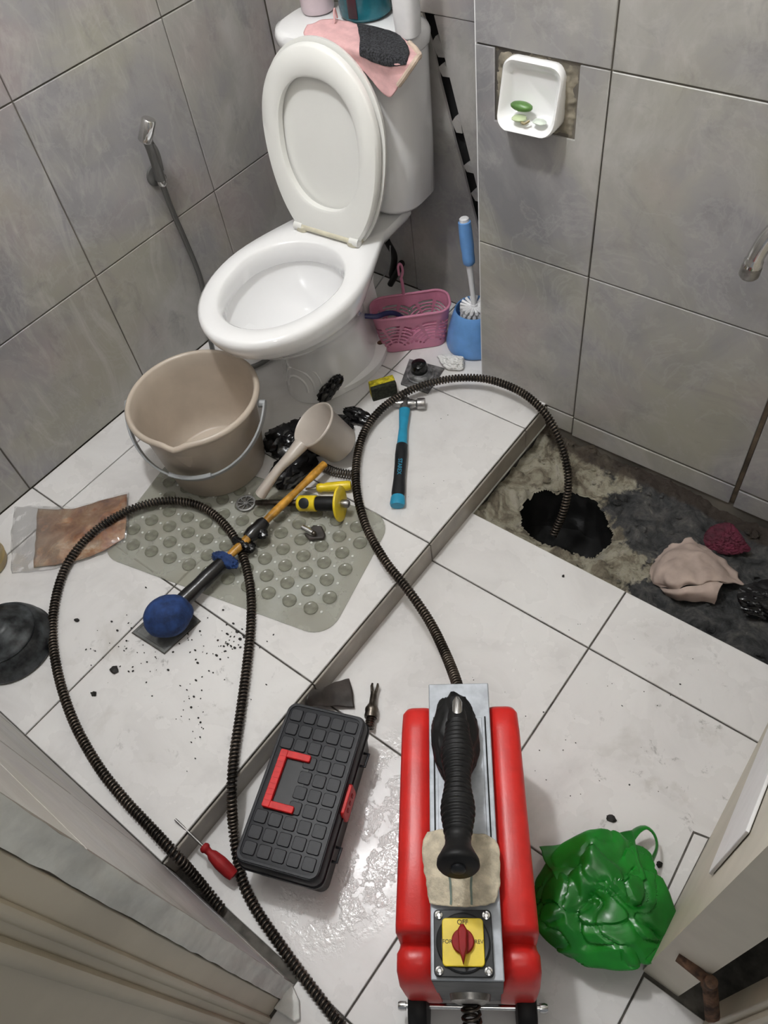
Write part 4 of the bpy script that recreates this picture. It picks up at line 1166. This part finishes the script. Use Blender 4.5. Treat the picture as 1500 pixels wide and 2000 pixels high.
text_mesh('STAREX', .0135, M_CYAN, 'grip_lettering', HM, hpt(.335, 0, .0119), rotm, .0004)

# ================================================================== SMALL THINGS BY THE WALL
spg = thing('scrub_sponge', 'yellow scrub sponge with a dark scouring face by the cable', 'sponge', at(752, 775, z=PZ))
sx_ = at(778, 752, z=PZ) - at(722, 768, z=PZ); sang = math.atan2(sx_.y, sx_.x)
M_SPY = plain('yellow_sponge', (0.55, 0.46, 0.02), 0.95, var=0.25, scale=120, bmp=0.6, bscale=260)
M_SPB = plain('dark_green_scourer', (0.022, 0.026, 0.015), 0.95, var=0.4, scale=150, bmp=0.8, bscale=300)
spg.rotation_euler = (0, 0, sang)
B().box((0, .016, .022), (.066, .020, .044)).build('foam', M_SPY, spg, bevel=.003)
B().box((0, .0, .021), (.066, .012, .042)).build('scourer', M_SPB, spg, bevel=.002)

fc = at(822, 736, z=PZ)
FD = thing('floor_drain', 'loose grey floor drain cover with a black dome by the wall corner', 'drain cover', fc)
q4 = [at(783, 752, z=PZ), at(836, 770, z=PZ), at(868, 722, z=PZ), at(800, 704, z=PZ)]
M_DPL = plain('stained_grey_plate', (0.19, 0.19, 0.19), 0.55, 0.5, var=0.3, scale=70, bmp=0.3, bscale=200)
B().rings([[Vector(((p_ - fc).x*k, (p_ - fc).y*k, z)) for p_ in q4] for k, z in ((1, .0005), (1, .006), (.97, .007))]).build('plate', M_DPL, FD, angle=20)
B().lathe([(.036, .006), (.036, .011), (.033, .012), (.029, .009), (.026, .014), (.021, .017), (0, .017)], 36).build('ring', M_DPL, FD)
B().lathe([(.0215, .016), (.0225, .030), (.019, .040), (.010, .045), (0, .046)], 30, (-.006, .004, 0)).build('dome', plain('glossy_black', (.006, .006, .006), .08), FD)
crumple('crumpled_tissue', 'crumpled white tissue on the floor in front of the blue brush holder', 'tissue', at(884, 708, z=PZ + .012), (.042, .026, .026), M_TISSUE, 3, .35, 60, 36, PZ, math.radians(15), nf=30, fold=.14, ridge=3)

# toilet brush in holder
bc = Vector((-.931, 1.356, PZ))
BH = thing('brush_holder', 'sky blue toilet brush holder in the corner of the recess', 'brush holder', bc)
B().lathe([(0, .001), (.070, .001), (.075, .004), (.076, .012), (.069, .05), (.057, .092), (.050, .112), (.048, .115), (.046, .112), (.064, .05), (.071, .012), (0, .010)], 48).build('cup', M_BLUE, BH, angle=60)
TBR = thing('toilet_brush', 'toilet brush with a sky blue grip standing in its holder', 'toilet brush', bc + Vector((0, 0, .014)))
b = B()
bx = (at(906, 425, y=1.372) - at(917, 622, y=1.352))
bd = bx.normalized()
top = at(917, 622, y=1.352) - TBR.location
for ring in range(5):
    for k in range(16):
        a = 2*PI*(k + .5*(ring % 2))/16
        zc = .050 + ring*.013
        b.tube([(.004*math.cos(a), .004*math.sin(a), zc), (.036*math.cos(a), .036*math.sin(a), zc + .006)], [.0036, .0048], 5)
bro = b.build('bristles', M_WHITE, TBR); bro['kind'] = 'stuff'
B().tube([(0, 0, .03), (0, 0, .112)], [.010, .0085], 12).build('stem_foot', M_WHITE, TBR)
s0 = Vector((0, 0, .110)); Ltot = (at(906, 425, y=1.372) - TBR.location - s0).length
bd = (at(906, 425, y=1.372) - TBR.location - s0).normalized()
B().tube([s0, s0 + bd*(Ltot*.30), s0 + bd*(Ltot*.50)], [.0062, .0070, .0088], 14).build('stem', M_WHITE, TBR)
B().lathe([(.010, Ltot*.48), (.0145, Ltot*.50), (.0155, Ltot*.55), (.0150, Ltot*.62), (.0165, Ltot*.70), (.0160, Ltot*.85), (.0150, Ltot*.955), (.012, Ltot*.96), (0, Ltot*.96)], 20, s0, bd).build('grip', M_BLUE, TBR, angle=60)
B().lathe([(.0115, Ltot*.955), (.0115, Ltot*.99), (.009, Ltot*1.0), (0, Ltot*1.0)], 18, s0, bd).build('cap', M_WHITE, TBR)

# pink basket
kz = PZ + .118
tl, tr_ = at(727, 596, z=kz), at(879, 574, z=kz)
kc = at(803, 594, z=kz)
KA = math.atan2((tr_ - tl).y, (tr_ - tl).x)
kl = (tr_ - tl).length
BS = thing('pink_basket', 'pink plastic basket with fan shaped slots and a hanging hook', 'basket', (kc.x - .001, kc.y - .004, PZ), KA)
KW, KD = kl*1.0, .092
def bwall(u, w):
    n = 24
    k = .84 + .16*w
    pts = rr_cache
    L = len(pts); x = u*L; i = int(x) % L; t = x - int(x)
    a = pts[i]; c = pts[(i+1) % L]
    return Vector(((a[0] + (c[0]-a[0])*t)*k, (a[1] + (c[1]-a[1])*t)*k, .002 + .116*w))
# even perimeter sampling
raw = rrect(KW, KD, .036, 10)
per = [0]
for i in range(len(raw)):
    a, c = raw[i], raw[(i+1) % len(raw)]; per.append(per[-1] + math.hypot(a[0]-c[0], a[1]-c[1]))
rr_cache = []
NS = 220; j = 0
for i in range(NS):
    s = per[-1]*i/NS
    while per[j+1] < s: j += 1
    t = (s - per[j])/(per[j+1] - per[j]); a, c = raw[j], raw[(j+1) % len(raw)]
    rr_cache.append((a[0] + (c[0]-a[0])*t, a[1] + (c[1]-a[1])*t))
def bkeep(u, w):
    p_ = bwall(u, w)
    z = p_.z
    if z < .016 or z > .094: return True
    best = False
    for cx in (-KW*.235, KW*.235):
        dx = p_.x - cx; dz = z - .012
        rr = math.hypot(dx, dz)
        an = math.degrees(math.atan2(dz, dx))
        if .022 < rr < .080 and abs(dx) < KW*.22 + .01 and 18 < an < 162:
            if (rr % .0105) < .0060 and (an % 36) > 7: best = True
    return not best
bo_ = B().grid(bwall, 440, 52, bkeep, wrap=True)
bo_.build('wall', M_PINK, BS, solid=.0022, angle=50)
B().prism([(x*.845, y*.845) for x, y in raw], .001, .004).build('floor', M_PINK, BS)
B().tube([Vector((x*1.005, y*1.005, .118)) for x, y in raw] + [Vector((raw[0][0]*1.005, raw[0][1]*1.005, .118))], .0034, 8, cap=False).build('rim', M_PINK, BS)
hkx = -.012
B().tube(catmull([(hkx, KD/2, .116), (hkx, KD/2 + .002, .150), (hkx - .002, KD/2 + .003, .168)], .005), .0042, 8).build('hook_stem', M_PINK, BS)
B().tube(catmull([(hkx - .002, KD/2 + .003, .166), (hkx + .004, KD/2 + .003, .185), (hkx + .003, KD/2 + .003, .205), (hkx - .002, KD/2 + .002, .212), (hkx - .006, KD/2 + .001, .203), (hkx - .006, KD/2 + .001, .178)], .003), .0032, 8).build('hook', M_PINK, BS)
nb = tag(B().tube(catmull([at(712, 617, z=kz+.012), at(735, 618, z=kz+.006), at(755, 612, z=kz-.002), at(775, 613, z=kz-.014), at(795, 624, z=kz-.040)], .005), [.003, .005] + [.0075]*8 + [.008]*40, 10, flat=.5)
         .build('navy_handle', M_NAVY) if False else B().tube(catmull([at(712, 617, z=kz+.014), at(735, 618, z=kz+.009), at(755, 612, z=kz+.002), at(775, 613, z=kz-.012), at(795, 626, z=kz-.050)], .005), .0065, 10, flat=.5).build('navy_brush', M_NAVY),
         'curved navy plastic brush handle lying in the pink basket', 'brush')

# ================================================================== WALL FIXTURES
# soap dish let into the right wall
SO = Vector((-.7205, YR, .806))
SD = thing('soap_dish', 'white ceramic soap dish set in the grey tiled wall', 'soap dish', SO)
def dish(w, hgt, rad, yo, drop=0.0, lip=0.0):
    out = []
    for x, z in rrect(w, hgt, rad, 6):
        t = max(0.0, min(1.0, .5 - z/hgt))
        y = yo - drop*t*t
        l = math.exp(-((x + .014)/.016)**2)*max(0, (t - .7)/.3)
        out.append(Vector((x, y - lip*l*1.2, z - lip*l)))
    return out
B().rings([dish(.116, .112, .022, .006), dish(.120, .114, .024, .002), dish(.120, .114, .024, -.010, .026, .006), dish(.115, .108, .022, -.013, .028, .007), dish(.106, .096, .020, -.011, .025, .004),
           dish(.094, .080, .018, -.002, .008), dish(.080, .066, .014, .000)], cap0=False).build('dish', M_PORC, SD, angle=60)
def mort(u, w):
    x, z = (u - .5)*.166 + .000, (w - .5)*.130 - .003
    e = min(1, min(u, 1 - u, w, 1 - w)*9)
    return Vector((x, .0055 - .0045*e + .003*nz((x*60, z*60, 3)) + .002*nz((x*150, z*150, 3)), z))
B().grid(mort, 60, 48, lambda u, w: abs(u - .5)*.166 > .050 or abs(w - .5)*.13 > .048).build('mortar_bed', M_MORTAR, SD, angle=70)
M_SOAP = plain('green_soap', (0.09, 0.20, 0.05), 0.35, var=0.12, scale=60)
M_SOAPL = plain('pale_green_soap', (0.50, 0.58, 0.36), 0.4, var=0.08)
tag(B().ball((0, 0, 0), 1, 24, 14, (.022, .011, .008), lambda u: 1 + .06*nz(u, 3, 1)).build('green_soap', M_SOAP, None, SO + Vector((-0.014, -0.02, -0.018))), 'small dark green bar of soap in the white soap dish', 'soap')
tag(B().ball((0, 0, 0), 1, 18, 10, (.014, .012, .004), lambda u: 1 + .2*nz(u, 3, 5)).build('soap_sliver', M_SOAPL, None, SO + Vector((-0.012, -0.03, -0.034))), 'pale green sliver of soap under the green bar', 'soap')
tag(B().ball((0, 0, 0), 1, 18, 10, (.013, .010, .003), lambda u: 1 + .2*nz(u, 3, 7)).build('soap_sliver', plain('milky_soap', (.62, .68, .60), .4), None, SO + Vector((0.028, -0.028, -0.033))), 'thin milky soap sliver in the corner of the soap dish', 'soap')
tag(B().tube(catmull([SO + Vector((-0.008, -0.034, -0.035)), SO + Vector((0.002, -0.038, -0.037)), SO + Vector((0.01, -0.032, -0.033))], .003), .0025, 6).build('soap_crumb', plain('tan_soap', (.42, .35, .18), .5)), 'curled tan scrap of soap on the dish lip', 'soap')

FA = thing('wall_faucet', 'chrome faucet with a downturned spout on the right tiled wall', 'faucet', (-.228, YR, .770))
B().lathe([(0, 0), (.028, 0), (.027, .005), (.016, .010), (.012, .012)], 28, (0, 0, 0), (0, -1, 0)).build('flange', M_CHROME, FA)
B().lathe([(.011, .008), (.011, .045), (.016, .050), (.0165, .075), (.012, .082), (0, .084)], 24, (0, 0, 0), (0, -1, 0)).build('body', M_CHROME, FA)
sp1 = catmull([Vector((0, -.062, -.006)), Vector((-.010, -.072, -.028)), Vector((-.024, -.082, -.055)), Vector((-.032, -.088, -.088)), Vector((-.034, -.089, -.112))], .004)
B().tube(sp1, [.0135 + (.002 if k > len(sp1)*.86 else 0) for k in range(len(sp1))], 18).build('spout', M_CHROME, FA)
ndv = (sp1[-1] - sp1[-3]).normalized()
B().lathe([(.0155, 0), (.016, .002), (.016, .018), (.013, .022), (0, .022)], 20, sp1[-1] - ndv*.004, ndv).build('nozzle', M_STEEL, FA)
B().tube([(0, -.064, .012), (0, -.064, .040)], .007, 12).build('valve_stem', M_CHROME, FA)
B().tube([(-.03, -.064, .044), (0, -.064, .046), (.03, -.064, .044)], [.006, .008, .006], 12).build('tap_handle', M_CHROME, FA)

# bidet sprayer
XW = XL + .001
BDT = thing('bidet_sprayer', 'chrome bidet sprayer in a wall holder on the left tiled wall', 'bidet sprayer', at(302, 342, x=XW))
o_ = BDT.location
B().lathe([(0, 0), (.024, 0), (.023, .006), (.012, .010), (.010, .030), (0, .030)], 24, (0, 0, 0), (1, 0, 0)).build('wall_holder', M_HOSE, BDT)
hA, hB = at(291, 232, x=XL + .075) - o_, at(283, 276, x=XL + .060) - o_
B().lathe([(0, 0), (.0135, 0), (.0155, .003), (.0155, (hB - hA).length - .002), (.014, (hB - hA).length), (0, (hB - hA).length)], 20, hA, hB - hA).build('spray_head', M_CHROME, BDT)
B().tube(catmull([at(285, 268, x=XL+.062) - o_, at(294, 288, x=XL+.055) - o_, at(304, 318, x=XL+.042) - o_, at(314, 350, x=XL+.034) - o_], .006), .0115, 14).build('body', M_HOSE, BDT)
B().tube(catmull([at(298, 280, x=XL+.068) - o_, at(308, 300, x=XL+.060) - o_, at(316, 332, x=XL+.046) - o_], .006), [.004, .0045] + [.005]*40, 10, flat=.6).build('trigger', M_HOSE, BDT)
B().lathe([(.0105, 0), (.0115, .004), (.0115, .018), (.0085, .024)], 16, at(313, 344, x=XL+.035) - o_, at(322, 372, x=XL+.028) - at(313, 344, x=XL+.035)).build('hose_nut', M_CHROME, BDT)
tag(B().tube(catmull([at(318, 362, x=XL+.030), at(338, 415, x=XL+.018), at(362, 470, x=XL+.014), at(390, 540, x=XL+.014), at(405, 610, x=XL+.014), at(412, 668, x=XL+.016), at(424, 706, z=PZ+.030), at(455, 722, z=PZ+.012), at(500, 714, z=PZ+.012), at(540, 690, z=PZ+.012)], .008), .0068, 10)
    .build('sprayer_hose', M_HOSE), 'thin grey metal hose running down the left wall from the sprayer', 'hose')

# ================================================================== PIT RAGS, BAGS AND THE REST
M_RAGP = plain('wet_pinkish_cloth', (0.43, 0.34, 0.295), 0.85, var=0.12, scale=16, bmp=0.35, bscale=60)
M_RAGR = plain('maroon_cloth', (0.11, 0.012, 0.032), 0.85, var=0.25, scale=30, bmp=0.5, bscale=70)
ro = at(1352, 1116, z=-.03)
RP = thing('pinkish_rag', 'wet pale pinkish rag bunched up on the dark broken floor strip', 'rag', ro)
def net(r_): return [[at(x, y, z=z) - ro for x, y, z in q] for q in r_]
s_, _f = sheet(net((
    [(1283, 1086, -.040), (1308, 1068, -.034), (1342, 1050, -.030), (1368, 1058, -.034), (1392, 1076, -.040)],
    [(1268, 1104, -.036), (1304, 1086, -.002), (1345, 1074, .010), (1388, 1090, .004), (1428, 1106, -.034)],
    [(1264, 1120, -.034), (1302, 1112, .012), (1350, 1104, .020), (1396, 1116, .014), (1440, 1128, -.020)],
    [(1276, 1140, -.030), (1308, 1138, .010), (1350, 1134, .018), (1400, 1134, .012), (1450, 1142, -.016)],
    [(1290, 1152, -.026), (1318, 1150, .000), (1352, 1142, .010), (1396, 1134, .010), (1412, 1139, .002)])), 80, 70, .0065, 38)
s_.build('cloth', M_RAGP, RP, solid=.003, angle=70)
s_, _f = sheet(net((
    [(1288, 1150, -.022), (1318, 1151, .002), (1352, 1145, .011), (1392, 1136, .010), (1412, 1140, .006)],
    [(1296, 1158, -.020), (1322, 1161, .000), (1354, 1158, .007), (1388, 1156, .006), (1402, 1158, .002)],
    [(1304, 1164, -.034), (1326, 1172, -.026), (1356, 1174, -.022), (1384, 1176, -.022), (1394, 1179, -.026)])), 50, 30, .003, 40)
s_.build('folded_flap', M_RAGP, RP, solid=.003, angle=70)
crumple('maroon_rag', 'small maroon rag balled up behind the pinkish rag', 'rag', at(1424, 1058, z=-.008), (.042, .036, .028), M_RAGR, 31, .30, 80, 46, -.048, .3, nf=12, soft=9, fold=.14, ridge=2.0)
crumple('black_cloth', 'black wet cloth lying at the end of the broken strip by the doorway wall', 'cloth', at(1500, 1180, z=-.010), (.078, .046, .028), M_BAG, 41, .35, 80, 46, -.05, .3, nf=26, fold=.12, ridge=2.0)

M_GREEN = plain('green_bag_film', (0.009, 0.215, 0.018), 0.30, var=0.25, scale=9, bmp=0.35, bscale=28, trans=0.15)
gc = at(1176, 1768, z=.056)
GB = crumple('green_plastic_bag', 'crumpled green plastic carrier bag on the floor beside the red machine', 'plastic bag', gc, (.126, .101, .076), M_GREEN, 57, .26, 170, 100, 0.0, math.radians(38), nf=30, soft=36, fold=.075, ridge=1.05, hollow=(-.30, -.05, 1, .30, .30))
lp = [at(1228, 1640, z=.055), at(1245, 1622, z=.050), at(1262, 1616, z=.046), at(1278, 1630, z=.042), at(1283, 1655, z=.040), at(1272, 1682, z=.050), at(1255, 1700, z=.060)]
lp = catmull([p_ - gc for p_ in lp], .006)
B().tube(lp, [.012 - .005*math.sin(PI*k/len(lp)) for k in range(len(lp))], 10, flat=.35).build('handle_loop', M_GREEN, GB)
s_, _f = sheet([[p_ - gc for p_ in r_] for r_ in (
    [at(1052, 1652, z=.045), at(1100, 1648, z=.060), at(1160, 1636, z=.065), at(1235, 1622, z=.055)],
    [at(1070, 1690, z=.080), at(1120, 1690, z=.098), at(1180, 1680, z=.100), at(1245, 1660, z=.080)],
    [at(1095, 1730, z=.100), at(1140, 1740, z=.106), at(1195, 1740, z=.110), at(1262, 1720, z=.090)])], 40, 30, .004, 30)
s_.build('top_fold', M_GREEN, GB, solid=.0012)

# wrapped brown sheet
po = at(140, 1040, z=PZ + .004)
CB = thing('brown_packet', 'clear plastic packet holding a wet brown sheet by the left wall', 'packet', po)
mf, nt, p = new_mat('clear_wrinkled_film')
nt.nodes.remove(p)
gl_ = N_(nt, 'ShaderNodeBsdfGlossy'); gl_.inputs['Roughness'].default_value = 0.12
tr_n = N_(nt, 'ShaderNodeBsdfTransparent'); ms_ = N_(nt, 'ShaderNodeMixShader'); lw = N_(nt, 'ShaderNodeFresnel')
bn_ = N_(nt, 'ShaderNodeBump'); bn_.inputs['Strength'].default_value = 0.6; bn_.inputs['Distance'].default_value = 0.004
nt.links.new(noise_n(nt, coords(nt), 24, 5, .6, 1.0), bn_.inputs['Height'])
nt.links.new(bn_.outputs[0], gl_.inputs['Normal']); nt.links.new(bn_.outputs[0], lw.inputs['Normal'])
nt.links.new(math_n(nt, 'ADD', math_n(nt, 'MULTIPLY', lw.outputs[0], 0.45), 0.03, True), ms_.inputs[0])
nt.links.new(tr_n.outputs[0], ms_.inputs[1]); nt.links.new(gl_.outputs[0], ms_.inputs[2])
nt.links.new(ms_.outputs[0], nt.nodes['Material Output'].inputs['Surface'])
mbn, nt, p = new_mat('wet_brown_sheet')
v_ = coords(nt)
cb_ = ramp(nt, noise_n(nt, v_, 20, 8, .7, .5), [(0.34, (0.12, 0.042, 0.016)), (0.46, (0.27, 0.110, 0.045)), (0.56, (0.37, 0.20, 0.10)), (0.68, (0.50, 0.38, 0.27))])
sx3 = N_(nt, 'ShaderNodeSeparateXYZ'); nt.links.new(v_, sx3.inputs[0])
thin = math_n(nt, 'ADD', math_n(nt, 'MULTIPLY', math_n(nt, 'ADD', sx3.outputs[0], sx3.outputs[1]), -3.6), math_n(nt, 'MULTIPLY', math_n(nt, 'SUBTRACT', noise_n(nt, v_, 9, 6, .6), .5), 1.6), True)
nt.links.new(mix(nt, thin, cb_, (0.50, 0.43, 0.34)), p.inputs['Base Color'])
p.inputs['Roughness'].default_value = 0.25
bump(nt, p, noise_n(nt, v_, 35, 5), .5, .004)
rowsb = [[at(74, 994, z=PZ+.004), at(140, 994, z=PZ+.010), at(195, 978, z=PZ+.014), at(248, 966, z=PZ+.012)],
         [at(70, 1050, z=PZ+.004), at(135, 1045, z=PZ+.012), at(195, 1030, z=PZ+.014), at(247, 1016, z=PZ+.012)],
         [at(66, 1108, z=PZ+.003), at(135, 1098, z=PZ+.006), at(198, 1078, z=PZ+.008), at(243, 1050, z=PZ+.008)]]
s_, _f = sheet([[p_ - po for p_ in r_] for r_ in rowsb], 30, 24, .002, 40); s_.build('brown_sheet', mbn, CB, solid=.002)
rowsf = [[at(28, 990, z=PZ+.006), at(85, 988, z=PZ+.012), at(145, 988, z=PZ+.018), at(200, 974, z=PZ+.021), at(252, 962, z=PZ+.017)],
         [at(22, 1050, z=PZ+.006), at(80, 1050, z=PZ+.014), at(140, 1046, z=PZ+.020), at(200, 1032, z=PZ+.022), at(252, 1016, z=PZ+.018)],
         [at(24, 1122, z=PZ+.003), at(85, 1114, z=PZ+.008), at(142, 1102, z=PZ+.012), at(202, 1082, z=PZ+.014), at(248, 1050, z=PZ+.013)]]
s_, _f = sheet([[p_ - po for p_ in r_] for r_ in rowsf], 60, 44, .004, 38); s_.build('film', mf, CB, solid=.0006)

# rubber plunger cup at the frame's edge
M_PLG = plain('mottled_black_rubber', (0.060, 0.066, 0.070), 0.40, spec=0.3, col2=(0.005, 0.0055, 0.006), scale=34, bmp=0.25, bscale=50)
pl_c = at(26, 1260, z=PZ)
PLG = thing('plunger_cup', 'wet mottled black rubber plunger cup on the platform by the front wall', 'plunger', (pl_c.x, pl_c.y, PZ))
B().lathe([(.088, .001), (.093, .004), (.093, .010), (.089, .014), (.088, .028), (.080, .046), (.064, .060), (.050, .066), (.047, .072), (.034, .074), (.030, .082), (.018, .085), (0, .085)], 56).build('cup', M_PLG, PLG, angle=60)
B().lathe([(.070, .0555), (.073, .0565), (.072, .0525)], 48).build('rib', M_PLG, PLG)
# pale tub whose side shows at the frame's edge
tc = at(-28, 1104, z=PZ)
M_TUB = plain('tan_plastic', (0.36, 0.27, 0.115), 0.4, var=0.1)
TU = thing('tan_tub', 'tan ribbed plastic tub on the platform beside the brown packet', 'tub', (tc.x, tc.y, PZ))
B().lathe([(0, .001), (.050, .001), (.053, .006), (.055, .022), (.0565, .024), (.055, .026), (.057, .046), (.0585, .048), (.057, .050), (.059, .072), (.062, .075), (.060, .079), (.056, .078), (.052, .006), (0, .005)], 44).build('tub', M_TUB, TU, angle=50)

# larger crumbs of dirt
M_DIRT = plain('black_dirt', (0.018, 0.016, 0.014), 0.7, var=0.3)
def crumb(px, py, z, rx, ry, rz, label, seed):
    o = tag(B().ball((0, 0, 0), 1, 12, 8, (rx, ry, .0035), lambda u: 1 + .6*nz(u, 2.2, seed)).build('dirt_crumb', M_DIRT, None, at(px, py, z=z + .002), (0, 0, rz)), label, 'dirt')
crumb(223, 1308, PZ, .010, .008, .2, 'oval smear of black dirt on the platform tile near the plunger cup', 3)
crumb(183, 1355, PZ, .006, .005, .2, 'tiny round black dirt spot near the looping cable', 5)
crumb(150, 1211, PZ, .006, .004, .4, 'small black dirt fleck between the cable loop and the brown packet', 7)
crumb(1194, 1598, 0, .009, .006, .2, 'curled black dirt crumb on the lower floor above the green bag', 9)
crumb(1288, 1688, 0, .005, .005, .2, 'round black dirt crumb touching the green bag', 11)
crumb(1100, 1125, 0, .003, .003, .2, 'tiny black speck on the tile below the drain hole', 13)
gr = B()
rnd = random.Random(5)
def spk(px, py, z, s):
    p_ = at(px, py, z=z + .0008)
    q_ = Vector((p_.x, p_.y)) - mc
    if z > .05 and abs(q_.dot(ev)) < Lx + .004 and abs(q_.dot(fv)) < Ly + .004: return
    gr.ball(p_, s, 6, 4, (rnd.uniform(.7, 1.5), rnd.uniform(.6, 1.2), .4))
for _ in range(90):
    spk(rnd.gauss(330, 95), rnd.gauss(1262, 42), PZ, rnd.uniform(.0008, .0026))
for _ in range(40):
    spk(rnd.gauss(450, 22), rnd.gauss(1255, 16), PZ, rnd.uniform(.0012, .0036))
for _ in range(26):
    spk(rnd.gauss(378, 16), rnd.gauss(1420, 40), PZ, rnd.uniform(.0008, .0022))
for _ in range(50):
    spk(rnd.uniform(880, 1370), rnd.uniform(1200, 1560), 0, rnd.uniform(.0005, .0016))
for _ in range(20):
    spk(rnd.uniform(700, 1000), rnd.uniform(800, 1010), PZ, rnd.uniform(.0005, .0013))
go = gr.build('grit', M_DIRT); go['kind'] = 'stuff'
tag(go, 'scattered black grit on the white floor tiles', 'grit')
print('scene ready', len(bpy.data.objects))
